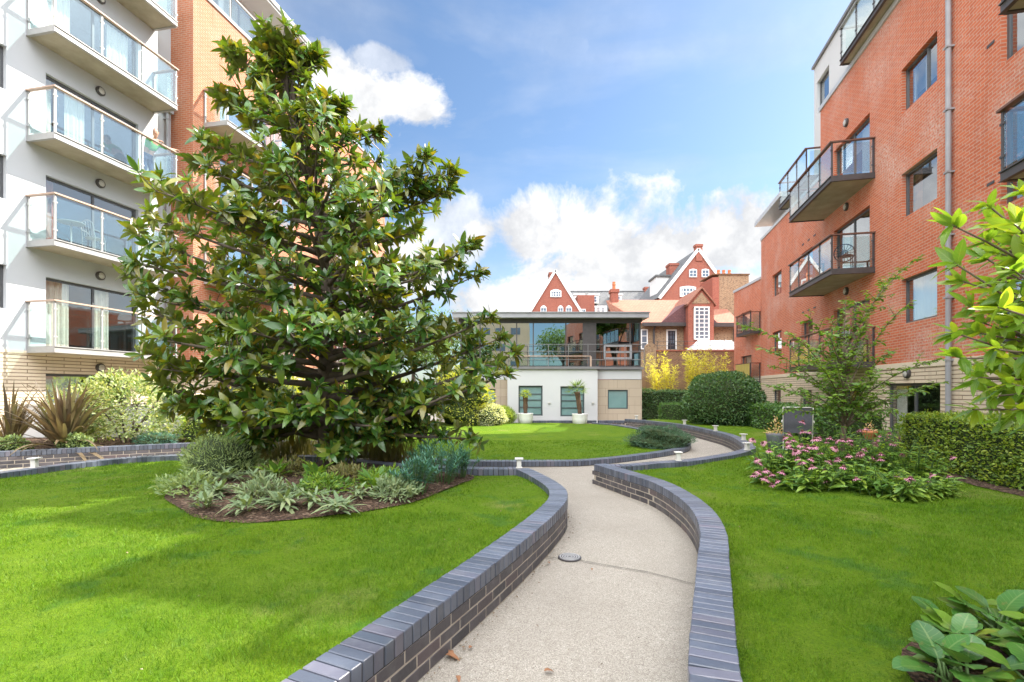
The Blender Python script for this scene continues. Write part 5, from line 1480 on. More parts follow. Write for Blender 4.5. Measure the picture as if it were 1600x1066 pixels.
bush('golden_shrub', (-7.35,11.9,.55), (.85,.5,.48), 2400, .065, LF['lime'], 'low lime leaved shrub on the retaining wall bed left of the magnolia', 'shrub', lumps=.15, low=-.6)
bush('blue_ground_cover', (-6.3,11.75,.36), (.75,.3,.22), 1800, .07, LF['euphorbia'], 'low blue green planting spilling over the retaining wall by the magnolia', 'plant', T=leaf_t(.14,(0,.5,1),(.7,1,.1)), lumps=.15, low=-.4)
bush('blue_ground_cover', (-8.15,11.05,.36), (.45,.28,.2), 1000, .07, LF['euphorbia'], 'small blue green tuft on the retaining wall below the variegated shrub', 'plant', T=leaf_t(.14,(0,.5,1),(.7,1,.1)), lumps=.15, low=-.4)
for (x, y, r, lab) in ((-10.35,9.95,.35,'small sage green tuft on the wall at far left below the flax'),(-9.35,10.35,.3,'small sage green tuft on the wall just right of the flax')):
    bush('sage_tuft', (x, y, .36), (r, r*.7, .22), 900, .06, LF['hebe'], lab, 'plant', lumps=.15, low=-.4)

# bronze flax
def flax(x, y, z, n, label, Lm=(1.0,1.6), mat='phormium', name='flax_plant', cat='plant', wide=1.0, sp=.95):
    root = empty(name, (x, y, z), 0, label, cat)
    for part_n, k in (('leaves', n),):
        V = []; Q = []; base = 0
        for i in range(k):
            a = random.uniform(0, 6.28); lean = abs(random.gauss(.15, .45))*sp; L = random.uniform(*Lm); w = .033*wide*random.uniform(.8,1.3)
            dx, dy = math.cos(a), math.sin(a); sxx, syy = -dy, dx
            bend = random.uniform(.0,.5) if random.random() < .75 else random.uniform(.8,1.6)
            m = 7; px, pz = .10*random.random()*wide, 0; ang = lean*.85
            for j in range(m+1):
                t = j/m; ww = w*(.7+.6*t if t < .4 else (.94)*(1-((t-.4)/.6)**2)+.02)
                cx_, cy_ = x*0+dx*px, dy*px
                V += [(cx_-sxx*ww, cy_-syy*ww, pz+.012), (cx_, cy_, pz), (cx_+sxx*ww, cy_+syy*ww, pz+.012)]
                ang = lean*.85+(lean*.4+bend)*t*t; px += math.sin(ang)*L/m; pz += math.cos(ang)*L/m
            for j in range(m):
                o = base+j*3
                Q += [(o,o+1,o+4,o+3),(o+1,o+2,o+5,o+4)]
            base += (m+1)*3
        link(part_n, np_mesh(part_n, np.array(V), np.array(Q), LF[mat]), None, root)
    return root
flax(-9.65, 10.45, .30, 150, 'big spiky bronze flax with arching sword leaves in the left bed', (.8,1.6), sp=1.5, wide=1.2)
flax(-11.1, 10.7, .30, 60, 'second bronze flax half cut by the left picture edge', (.8,1.5), sp=1.3)

# bed under the magnolia
def rosette_plant(name, x, y, z, n, L, mat, label, group, T, lean=(.5,1.35), h=.1):
    root = empty(name, (x, y, z), 0, label, 'plant', group)
    lv = Leaves()
    for i in range(n):
        a = random.uniform(0, 6.28); s = random.uniform(*lean); q = random.random()*h
        d = (math.cos(a)*math.sin(s), math.sin(a)*math.sin(s), math.cos(s))
        lv.add((math.cos(a)*.04+random.gauss(0,.03), math.sin(a)*.04+random.gauss(0,.03), q), d, (-math.cos(a)*.5, -math.sin(a)*.5, 1), L*random.uniform(.6,1.15))
    lv.build('leaves', T, LF[mat], root)
    return root
LAMB = [leaf_t(.30, curl=.5, fold=.12), leaf_t(.26, curl=.1, fold=.2), leaf_t(.33, curl=.9, fold=.1)]
lamb = [(318,792,30,'at the left of the mulch front'),(336,775,34,'behind the leftmost one'),(384,796,30,'near the middle front of the bed'),(443,790,34,'largest pale rosette in the bed front'),(462,772,28,'just behind the largest pale rosette'),(492,786,26,'small and right of the largest pale rosette'),(527,797,30,'with yellowish leaves at the bed front edge'),(560,776,26,'rightmost, by the feathery spurge'),(300,752,34,'at the far left corner of the bed'),(352,750,34,'under the left magnolia boughs'),(398,752,28,'in the shade left of the trunk'),(275,757,24,'yellowish, overhanging the left lawn edge')]
for x, y, n, w in lamb:
    X, Y = gp(x, y, .33); rosette_plant('lambs_ear', X, Y, .31+.05*(1-math.hypot((X-BC[0])/BR[0], (Y-BC[1])/BR[1])), n+22, random.uniform(.12,.17), 'lamb', 'silver felted leaf rosette, '+w, 'silver rosettes in the magnolia bed', LAMB)
for x, y, r, k, lab in ((295,768,.34,'hebe','low pale mound at the left end of the bed edge'),(412,778,.26,'lamb','small silvery mound between two rosettes in the bed front'),(505,768,.28,'cone','low green mound before the magnolia trunk'),(545,752,.34,'wispy','brownish low mound right of the trunk foot'),(600,757,.34,'cone','low green mound between trunk and spurge'),(375,735,.40,'hebe','pale green mound behind the left rosettes'),(450,742,.34,'wispy','dull olive mound left of the trunk foot'),(618,775,.24,'lamb','silvery mound close to the feathery spurge')):
    X, Y = gp(x, y, .33); bush('ground_cover', (X, Y, .36), (r, r*.75, .17), 700, .075, LF[k], lab, 'plant', T=leaf_t(.24), lumps=.25, low=-.3, core=False, updir=.6, group='low mounds of planting in the magnolia bed')
def whorl_plant(x, y, z, h, r, ns, label):
    root = empty('spurge', (x, y, z), 0, label, 'plant', 'blue green spurges under the magnolia')
    lv = Leaves(); st = MB(); T = leaf_t(.13,(0,.3,.7,1),(.6,1,.8,.08),.2,.2)
    for i in range(ns):
        a = random.uniform(0,6.28); q = r*math.sqrt(random.random()); hh = h*(1-.45*(q/r)**2)*random.uniform(.75,1.05)
        p0 = Vector((math.cos(a)*q*.45, math.sin(a)*q*.45, 0)); p1 = Vector((math.cos(a)*q, math.sin(a)*q, hh))
        path = bez(p0, p0.lerp(p1,.4)+Vector((0,0,.12)), p1, 5); st.tube(path, [.006]*6, 5)
        for j in range(30):
            t = .35+.65*j/29; k = min(4, int(t*5)); p = path[k].lerp(path[k+1], t*5-k); b = j*2.4; s = 1.5-.9*(t-.35)/.65
            lv.add(tuple(p), (math.cos(b)*math.sin(s), math.sin(b)*math.sin(s), math.cos(s)), (0,0,1), random.uniform(.075,.11))
    st.build('stems', M['stem'], root); lv.build('leaves', T, LF['euphorbia'], root)
for x, y, h, r, ns, w in ((690,752,.52,.38,34,'tallest'),(645,770,.42,.34,30,'nearest the bed front'),(722,742,.42,.26,22,'rightmost, overhanging the lawn'),(668,735,.48,.3,24,'rear')):
    X, Y = gp(x, y, .32); whorl_plant(X, Y, .3, h, r, ns, 'feathery blue green spurge, %s of the clump right of the trunk' % w)
X, Y = gp(345, 738, .3)
bush('sage_shrub', (X,Y,.50), (.55,.5,.34), 3200, .06, LF['hebe'], 'rounded pale sage green shrub at the left of the magnolia bed', 'shrub', T=leaf_t(.16,(0,.5,1),(.7,1,.1)), lumps=.1, low=-.6, updir=.6)
def wispy(x, y, z, rx, ry, n, label):
    root = empty('wispy_perennial', (x, y, z), 0, label, 'plant', 'wispy stalks behind the magnolia trunk'); lv = Leaves()
    for i in range(n):
        p = (max(-rx,min(rx,random.gauss(0,rx*.45))), max(-ry,min(ry,random.gauss(0,ry*.45))), 0)
        lv.add(p, (random.gauss(0,.22), random.gauss(0,.22), 1), (random.gauss(0,1), random.gauss(0,1), .1), random.uniform(.28,.55))
    lv.build('stalks', leaf_t(.025,(0,.5,1),(1,1,.3),.2,.1), LF['wispy'], root)
for x, y, w in ((420,716,'left of the trunk'),(470,712,'close left of the trunk'),(560,715,'close right of the trunk'),(610,718,'farther right of the trunk, behind the spurge')):
    X, Y = gp(x, y, .3); wispy(X, Y, .29, .45, .35, 420, 'brownish green wispy stalks '+w)
for x, y, lab in ((495,750,'broad green leaves sprouting at the foot of the magnolia trunk'),(430,745,'broad dark leaved clump in the shade left of the magnolia trunk'),(585,765,'dark leaved clump right of the trunk in front of the spurge')):
    X, Y = gp(x, y, .35); rosette_plant('leafy_clump', X, Y, .33, 26, .22, 'cone', lab, 'leafy clumps under the magnolia', LEAF, (.2,1.2), .15)

# bergenia in the corner
BERG = leaf_t(.82, (0,.06,.2,.34,.48,.62,.76,.9,1), (.12,.5,.88,.94,1.02,.94,.86,.5,.08), .12, .35)
BERG[0][::3, 2] += .02*np.sin(np.arange(9)*2.6); BERG[0][2::3, 2] += .02*np.sin(np.arange(9)*2.6+1)
def bergenia(x, y, z, n, label):
    root = empty('bergenia', (x, y, z), 0, label, 'plant', 'glossy round leaved plants in the near right corner')
    lv = Leaves(); st = MB()
    for i in range(n):
        a = i*2.4+random.uniform(-.4,.4); s = random.uniform(.25,1.0); ln = random.uniform(.08,.17)
        d = Vector((math.cos(a)*math.sin(s), math.sin(a)*math.sin(s), math.cos(s)))
        p = Vector((random.gauss(0,.04), random.gauss(0,.04), 0)); q = p+d*ln
        st.tube([p, p.lerp(q,.5)+Vector((0,0,.01)), q], [.007,.006,.005], 6)
        tl = s+random.uniform(.1,.6)
        ld = (math.cos(a)*math.sin(tl), math.sin(a)*math.sin(tl), math.cos(tl))
        lv.add(tuple(q), ld, (-math.cos(a)*math.cos(tl), -math.sin(a)*math.cos(tl), math.sin(tl)+.2), random.uniform(.11,.175))
    st.build('leaf_stalks', M['stem'], root, smooth=True); lv.build('leaves', BERG, LF['bergenia'], root)
for x, y, n, w in ((1.98,2.12,20,'nearest the bare soil patch'),(2.2,2.38,21,'at the left tip of the clump'),(2.22,1.98,21,'lowest, cut by the bottom edge'),(2.45,2.2,22,'in the middle of the clump'),(2.55,2.5,21,'at the top of the clump'),(2.75,2.25,21,'right of the middle'),(2.5,1.9,14,'between the middle and the bottom edge'),(2.85,2.55,13,'farthest right at the top'),(2.8,1.95,12,'in the very corner')):
    bergenia(x, y, h_right(x, y)+.01, n, 'bergenia with big rounded glossy leaves, '+w)

# coneflowers
_fl = {}
def cone_mesh():
    b = MB(); b.lathe([(.004,-.012),(.018,-.004),(.023,.008),(.018,.022),(.006,.029)], n=12); return b.mesh('cone', M['cone'], True)
def petal_mesh():
    T = leaf_t(.27,(0,.3,.7,.93,1),(.5,.9,1,.7,.3),.15,.35); n = 13
    P = np.zeros((n,3)); A = np.arange(n)*2*math.pi/n
    P[:,0] = np.cos(A)*.014; P[:,1] = np.sin(A)*.014
    V, Q = inst(T, P, np.column_stack([np.cos(A), np.sin(A), -.22+.1*np.sin(A*5)]), np.tile([0,0,1.],(n,1)), np.full(n,.047)*(1+.12*np.sin(A*3)))
    return np_mesh('flower', V, Q, M['petal'])
CM, PM = cone_mesh(), petal_mesh()
def coneflower(x, y, r, h, ns, flowers, label):
    z = h_right(x, y)
    root = empty('coneflower_clump', (x, y, z), 0, label, 'flowers', 'clumps of pink coneflowers')
    lv = Leaves(); st = MB(); o = Vector((x, y, z))
    def stalk(e, p0=None):
        p0 = p0 or Vector((e.x*.55+random.gauss(0,.05), e.y*.55+random.gauss(0,.05), 0))
        path = bez(p0, Vector((p0.x*.7+e.x*.3, p0.y*.7+e.y*.3, e.z*.6)), e, 7); st.tube(path, [.0055-.0003*i for i in range(8)], 5)
        for i in range(0, 7):
            for _ in range(2 if i < 5 else 1):
                a = random.uniform(0,6.28); s = random.uniform(.9,1.5)
                lv.add(tuple(path[i].lerp(path[i+1], random.random())), (math.cos(a)*math.sin(s), math.sin(a)*math.sin(s), math.cos(s)-.12), (random.gauss(0,.2), random.gauss(0,.2), 1), random.uniform(.10,.18)*(1.2-.08*i))
    for i in range(ns):
        a = random.uniform(0,6.28); q = r*math.sqrt(random.random())
        e = Vector((math.cos(a)*q, math.sin(a)*q, h*random.uniform(.45,.95)*(1-.3*(q/r)**2))); stalk(e)
        if flowers and random.random() < .05 and e.z > .45*h:
            f = link('flower', PM, None, root, e+Vector((0,0,.06))); f.rotation_euler = (random.gauss(0,.3), random.gauss(0,.3), random.uniform(0,6)); sc = random.uniform(.7,1.05); f.scale = (sc,)*3
            link('cone', CM, None, f); st.tube([e, e+Vector((0,0,.055))], .004, 5)
    for (px, py, dy) in flowers:
        Y = y+dy*.6-.5*max(0,y-6.0); e = Vector(((px-CX)/F*Y, Y, CZ+(HY-py)/F*Y))-o
        stalk(e, Vector((max(-r,min(r,e.x))*.8, max(-r,min(r,e.y))*.8, 0)))
        f = link('flower', PM, None, root, e); f.rotation_euler = (random.gauss(0,.25), random.gauss(0,.25), random.uniform(0,6)); sc = random.uniform(.85,1.15); f.scale = (sc,)*3
        c = link('cone', CM, None, f)
    st.build('stems', M['stem'], root); lv.build('leaves', leaf_t(.3, curl=.35), LF['cone'], root)
coneflower(3.85,7.1,.42,.62,40,[(1188,724,0),(1182,718,.1),(1196,735,-.1),(1178,742,0),(1186,738,-.2),(1202,704,.2)],'coneflowers at the left tip of the flower bed, mostly faded')
coneflower(4.45,7.35,.5,.84,54,[(1226,684,.35),(1243,705,.0),(1252,696,.2),(1280,708,.1),(1296,722,-.2),(1240,688,.3),(1232,690,.3),(1236,700,.2),(1247,717,-.1),(1252,722,-.2),(1219,712,0),(1234,679,.4),(1230,696,.1),(1268,718,-.3),(1206,758,-.3)],'coneflowers in front of the grey garden chair')
coneflower(4.95,7.0,.52,.90,58,[(1262,698,.4),(1272,698,.3),(1265,754,-.4),(1290,752,-.5),(1288,735,-.3),(1308,718,0),(1273,686,.5),(1259,703,.2)],'coneflowers with the largest open pink flower at the lawn edge')
coneflower(5.4,7.1,.5,.88,56,[(1330,694,.3),(1305,700,.3),(1352,702,.3),(1362,716,.1),(1326,712,.0),(1316,688,.4),(1318,730,-.4),(1297,685,.4),(1342,712,-.2),(1345,708,0),(1310,717,-.1)],'coneflowers round the foot of the slender young tree')
coneflower(5.75,6.9,.42,.66,46,[(1375,718,0),(1376,710,.2),(1368,693,.3),(1326,688,.4)],'coneflowers near the terracotta bowl')
coneflower(5.1,6.0,.4,.30,40,[(1452,753,.1)],'low leafy end of the flower bed sprawling toward the hedge')
coneflower(4.55,6.2,.42,.5,42,[],'flowerless leafy clump at the front lawn edge of the flower bed')

coneflower(3.95,6.35,.38,.46,34,[(1214,752,0),(1205,742,.2),(1196,748,.1),(1222,738,.2)],'coneflowers low at the front left corner of the flower bed')
coneflower(4.7,5.85,.36,.36,34,[(1338,748,.2)],'leafy coneflower clump at the middle of the front lawn edge')

# bamboo, palms, far trees
def bamboo(px, top, Y, r, n, label):
    x = gx(px, Y); h = gz(top, Y)
    root = empty('golden_bamboo', (x, Y, 0), 0, label, 'bamboo', 'yellow bamboo clumps'); lv = Leaves(); st = MB()
    for i in range(n):
        a = random.uniform(0,6.28); q = r*math.sqrt(random.random()); hh = h*random.uniform(.62,1.0)
        p0 = Vector((math.cos(a)*q*.6, math.sin(a)*q*.5, 0)); p1 = Vector((math.cos(a)*q*1.25+random.gauss(0,.1), math.sin(a)*q, hh))
        path = bez(p0, Vector((p0.x,p0.y,hh*.6)), p1, 7); st.tube(path, [.016-.0018*j for j in range(8)], 5)
        for j in range(95):
            t = .12+.88*random.random()**.8; k = min(6, int(t*7)); p = path[k].lerp(path[k+1], t*7-k)
            b = random.uniform(0,6.28); w = .28*(1-.6*t)*random.random()
            lv.add((p.x+math.cos(b)*w, p.y+math.sin(b)*w, p.z+random.gauss(0,.05)), (math.cos(b), math.sin(b), random.gauss(.75,.6)), (random.gauss(0,.4), random.gauss(0,.4), 1), random.uniform(.13,.22))
    st.build('canes', M['bamboo_cane'], root); lv.build('leaves', leaf_t(.16,(0,.4,1),(.5,1,.05),.2,.3), LF['bamboo'], root)
bamboo(1038, 549, 25.3, .72, 26, 'left yellow bamboo clump beside the pavilion')
bamboo(1086, 536, 25.4, .72, 30, 'tallest yellow bamboo clump in the middle before the yard wall')
bamboo(1122, 546, 25.6, .5, 14, 'thin right hand yellow bamboo clump partly behind the domed bush')

def palm(px, py, z, ptop, tr_h, lean, fr, n, mat, label, potlab):
    X, Y = gp(px, py, z)
    pot = empty('plant_pot', (X, Y, z), 0, potlab, 'plant pot', 'white pots with palms')
    b = MB(); b.lathe([(.22,0),(.30,.08),(.335,.25),(.33,.42),(.345,.47),(.345,.5),(.30,.5),(.29,.44)], n=24); b.build('bowl', M['white_pot'], pot, True)
    q = MB(); q.lathe([(.29,.43),(.02,.46)], n=16); q.build('soil', M['soil'], pot)
    root = empty('palm', (X, Y, z+.46), 0, label, 'palm')
    st = MB(); top = Vector((lean, 0, tr_h)); path = bez((0,0,-.02), (lean*.2,0,tr_h*.5), top, 8)
    st.tube(path, [.10+.012*math.sin(i*5)+(.02 if i > 5 else 0) for i in range(9)], 10); st.build('trunk', M['palm_bark'], root, True)
    lv = Leaves()
    for i in range(n):
        a = i*2.4; s = .25+1.45*(i/n); d = Vector((math.cos(a)*math.sin(s), math.sin(a)*math.sin(s), math.cos(s)+.1))
        hub = top+d*fr*.45
        sd = d.cross(Vector((0,0,1))).normalized()
        lv.add(tuple(top), tuple(d), (0,0,1), fr*.5*.9)
        for k in range(-6, 7):
            th = k*.2; dd = d*math.cos(th)+sd*math.sin(th); dd.z -= .15*abs(k)/6+.12
            lv.add(tuple(hub), tuple(dd), (0,0,1), fr*.55*(1-.03*abs(k)))
    lv.build('fronds', leaf_t(.075,(0,.3,.7,1),(.5,1,.7,.05),.3,.3), LF[mat], root)
palm(821, 663.5, 0, 618, .80, .0, .36, 24, 'palm_lime', 'short palm with a lime green head in the left white pot', 'white glazed pot holding the lime green palm')
palm(906, 664.5, 0, 612, .98, -.12, .62, 20, 'palm', 'leaning fan palm with open grey green fronds in the right white pot', 'white glazed pot holding the leaning fan palm')

def far_tree(x, y, h, r, label, n=3600, mat='far_tree'):
    root = empty('deciduous_tree', (x, y, -.5), 0, label, 'tree'); lv = Leaves(); w = MB()
    w.tube([(0,0,0),(.1,0,h*.4),(0,.1,h*.75)], [.3,.22,.1], 8)
    cl = [(Vector(rdir(1)[0])*r*.62, random.uniform(.32,.55)*r) for _ in range(16)]
    for c, rr in cl:
        c.z = abs(c.z)*1.1; o = Vector((0,0,h-r*1.3))+c
        w.tube([(0,0,h*.45), tuple(o*.6+Vector((0,0,h*.2))), tuple(o)], [.1,.06,.03], 5)
        for d in rdir(n//16):
            p = o+Vector(d)*rr*(1-abs(random.gauss(0,.18)))
            lv.add(tuple(p), (d[0]+random.gauss(0,.6), d[1]+random.gauss(0,.6), random.gauss(0,.6)), (random.gauss(0,.5), random.gauss(0,.5), 1), random.uniform(.28,.5))
    w.build('trunk', M['bark'], root, True); lv.build('crown', LEAF_D, LF[mat], root)
far_tree(gx(800,75), 75, 14.2, 5, 'pale green tree top showing over the left end of the pavilion roof')
far_tree(gx(690,70), 70, 14.6, 5.5, 'green tree far behind the left end of the pavilion')
far_tree(gx(645,62), 62, 12.6, 5, 'green tree farthest left beyond the pavilion, behind the magnolia')
far_tree(8.0, -31, 13.5, 4.2, 'big green tree mirrored in the middle of the pavilion glass', 3000)

far_tree(8.7, 4.4, 9.6, 1.7, 'leafy tree added between the two red brick blocks to dapple the sun, mirrored in the pavilion glass', 5200)  # added outside the frame to block and dapple sun on path and lawns

# ------------------------------------------------------------------ garden chair, pots, balcony things
def garden_chair():
    X, Y = 6.12, 10.35; z = h_right(X, Y)
    r = empty('garden_chair', (X, Y, z), R(150), 'reclining garden chair with dark grey mesh back and pale frame on the lawn', 'chair')
    b = MB()
    for s in (-.27, .27):
        b.tube(bez((s,.32,.92), (s,.17,.55), (s,.05,.36), 4), .011, 8); b.tube([(s,.05,.36),(s,-.45,.42)], .011, 8)
        b.tube([(s,.25,0),(s,-.2,.38)], .010, 8); b.tube([(s,-.38,0),(s,.08,.36)], .010, 8)
        b.tube(bez((s*1.08,.14,.60), (s*1.08,-.1,.62), (s*1.08,-.35,.60), 4), .017, 8)
    b.tube([(-.27,.32,.92),(.27,.32,.92)], .011, 8); b.tube([(-.27,-.45,.42),(.27,-.45,.42)], .011, 8); b.tube([(-.27,.25,.02),(.27,.25,.02)], .012, 8); b.tube([(-.27,-.38,.02),(.27,-.38,.02)], .012, 8)
    b.build('frame', M['lantern'], r, True)
    q = MB(); pts = bez((0,.315,.91), (0,.165,.55), (0,.045,.37), 6)
    vs = [(s, p.y-(.015 if i % 3 else 0), p.z) for i, p in enumerate(pts) for s in (-.258,.258)]
    q.add(vs, [(2*i,2*i+1,2*i+3,2*i+2) for i in range(6)]); q.build('backrest', M['fabric'], r, True)
    q = MB(); q.add([(-.258,.045,.368),(.258,.045,.368),(.258,-.2,.375),(-.258,-.2,.375),(.258,-.44,.42),(-.258,-.44,.42)], [(0,1,2,3),(3,2,4,5)]); q.build('seat', M['fabric'], r)
garden_chair()
def potted(name, x, y, z, prof, potmat, leaf, n, L, label, T=LEAF_D, spread=.16, hgt=.22, cat='potted plant', up=.3, group=None):
    r = empty(name, (x, y, z), 0, label, cat, group)
    b = MB(); b.lathe(prof, n=22); b.build('pot', M[potmat], r, True)
    s = MB(); zt = prof[-1][1]; s.lathe([(prof[-1][0],zt-.03),(.01,zt-.02)], n=14); s.build('soil', M['soil'], r)
    lv = Leaves()
    for i in range(n):
        d = rdir(1)[0]; p = (d[0]*spread*random.random()**.5, d[1]*spread*random.random()**.5, zt+abs(d[2])*hgt*random.random())
        lv.add(p, (d[0], d[1], abs(d[2])*.8+up), (random.gauss(0,.4), random.gauss(0,.4), 1), L*random.uniform(.6,1.2))
    lv.build('foliage', T, LF[leaf], r)
    return r
PP = [(.10,0),(.15,.02),(.19,.30),(.20,.34),(.18,.34)]
X = gx(1212,10.6); potted('potted_plant', X, 10.6, h_right(X,10.6), PP, 'grey_pot', 'geranium', 130, .06, 'grey pot of peach coloured flowers standing beside the garden chair', spread=.22, hgt=.38)
X = gx(1262,10.9); potted('potted_plant', X, 10.9, h_right(X,10.9), PP, 'black_pot', 'box', 160, .08, 'black pot with green leaves right of the garden chair', spread=.2, hgt=.4)
# plant stand with terracotta bowl
X, Y = gx(1359, 10.4), 10.4; zb = h_right(X, Y); zs_ = gz(687, Y)
st = empty('plant_stand', (X, Y, zb), 0, 'small dark metal stand carrying the terracotta bowl', 'plant stand')
b = MB(); b.lathe([(.19,zs_-zb-.02),(.2,zs_-zb-.012),(.2,zs_-zb)], n=24); b.build('top', M['dark_steel'], st)
for k in range(3):
    a = 2.1*k+.4; b = MB(); b.tube([(math.cos(a)*.15,math.sin(a)*.15,zs_-zb-.018),(math.cos(a)*.2,math.sin(a)*.2,0)], .012, 6); b.build('leg', M['dark_steel'], st)
potted('potted_plant', X, Y, zs_+.001, [(.07,0),(.095,.02),(.135,.13),(.15,.15),(.15,.18),(.13,.18)], 'terracotta', 'geranium', 60, .05, 'terracotta bowl with straggly plant on the metal stand', spread=.12, hgt=.2)
# black cube planter with a spidery plant by the patio door
X, Y = 7.55, 9.35; z = h_right(X, Y)
pl = empty('planter', (X, Y, z), .2, 'black square planter tucked behind the end of the hedge', 'planter')
b = MB(); b.box(-.22,.22,-.22,.22,0,.04); b.box(-.22,-.19,-.22,.22,.04,.46); b.box(.19,.22,-.22,.22,.04,.46); b.box(-.19,.19,-.22,-.19,.04,.46); b.box(-.19,.19,.19,.22,.04,.46); b.build('tub', M['black_pot'], pl, bevel=.008)
b = MB(); b.box(-.19,.19,-.19,.19,.04,.40); b.build('soil', M['soil'], pl)
flax(gx(1408, 9.3), 9.3, h_right(gx(1408,9.3), 9.3), 34, 'spidery grass with pale purple leaves beside the black planter', (.35,.62), 'purple', 'ornamental_grass', 'plant', .5, 1.5)
fx = gx(1403, 9.9); bush('leafy_shrub', (fx, 9.9, .2), (.42,.4,.62), 900, .09, LF['elm'], 'loose leafy shrub before the patio curtains', 'shrub', T=LEAF_S, lumps=.2, low=-.8, core=False, stems=4)

def spoke_chair(loc, rz, label):
    r = empty('bistro_chair', loc, rz, label, 'chair')
    b = MB()
    for s in (-.17, .17): b.tube([(s,.17,0),(s*.9,.16,.45)], .011, 6); b.tube([(s,-.17,0),(s*.9,-.16,.45)], .011, 6)
    for s in (-.15, .15): b.tube([(s,.17,.45),(s,.22,.58)], .011, 6)
    b.build('legs', M['black_pot'], r)
    q = MB(); q.lathe([(.2,.45),(.21,.46),(.2,.475)], n=22); q.build('seat', M['black_pot'], r)
    w = MB(); cz = .62
    for rad in (.275, .09): w.tube([(rad*math.cos(t), .235, cz+rad*math.sin(t)) for t in np.linspace(0, 2*math.pi, 33)], .016 if rad > .1 else .012, 6, cap=False)
    for k in range(16):
        t = 2*math.pi*k/16; w.tube([(.02*math.cos(t),.235,cz+.02*math.sin(t)),(.275*math.cos(t),.235,cz+.275*math.sin(t))], .009, 5)
    w.build('backrest', M['black_pot'], r)
def in_r(x, y, z): return rw_loc(x, y, z)
spoke_chair(in_r(bal_x[1]-.42, -.62, RF_[1]+.03), RA+R(75), 'black iron bistro chair with spoked wheel back on the middle right balcony')
def bistro_table(loc, label):
    r = empty('bistro_table', loc, 0, label, 'table')
    b = MB(); b.lathe([(.29,.70),(.3,.71),(.3,.725),(.28,.73)], n=26); b.build('tabletop', M['steel'], r)
    b = MB(); b.tube([(0,0,.05),(0,0,.70)], .02, 8)
    for k in range(3):
        a = 2.1*k; b.tube(bez((0,0,.12), (math.cos(a)*.1,math.sin(a)*.1,.1), (math.cos(a)*.24,math.sin(a)*.24,.01), 4), .014, 6)
    b.build('pedestal', M['steel'], r)
bistro_table(lw_loc(.72, -.5, FL[1]+.02), 'round metal bistro table on the white flats balcony above the lowest one')
def iron_chair(loc, rz, label):
    r = empty('iron_chair', loc, rz, label, 'chair')
    b = MB()
    for s in (-.19,.19):
        b.tube([(s,.18,0),(s,.17,.45),(s*.9,.24,.85)], .012, 6); b.tube([(s,-.18,0),(s,-.17,.45)], .012, 6); b.tube(bez((s,.19,.66),(s*1.1,-.05,.7),(s,-.16,.46),4), .011, 6)
    b.build('legs', M['steel'], r)
    b = MB(); b.tube([(x, .24, .85+.08*math.sin(math.pi*(x+.17)/.34)) for x in np.linspace(-.17,.17,9)], .012, 6)
    for x in (-.1,-.03,.04,.11): b.tube([(x,.18,.48),(x*1.1,.24,.90)], .007, 5)
    b.build('backrest', M['steel'], r)
    b = MB(); b.lathe([(.2,.44),(.21,.455),(.2,.465)], n=20); b.build('seat', M['steel'], r)
iron_chair(lw_loc(1.35, -.48, FL[1]+.02), LA+R(100), 'grey iron chair beside the bistro table on the white flats balcony')

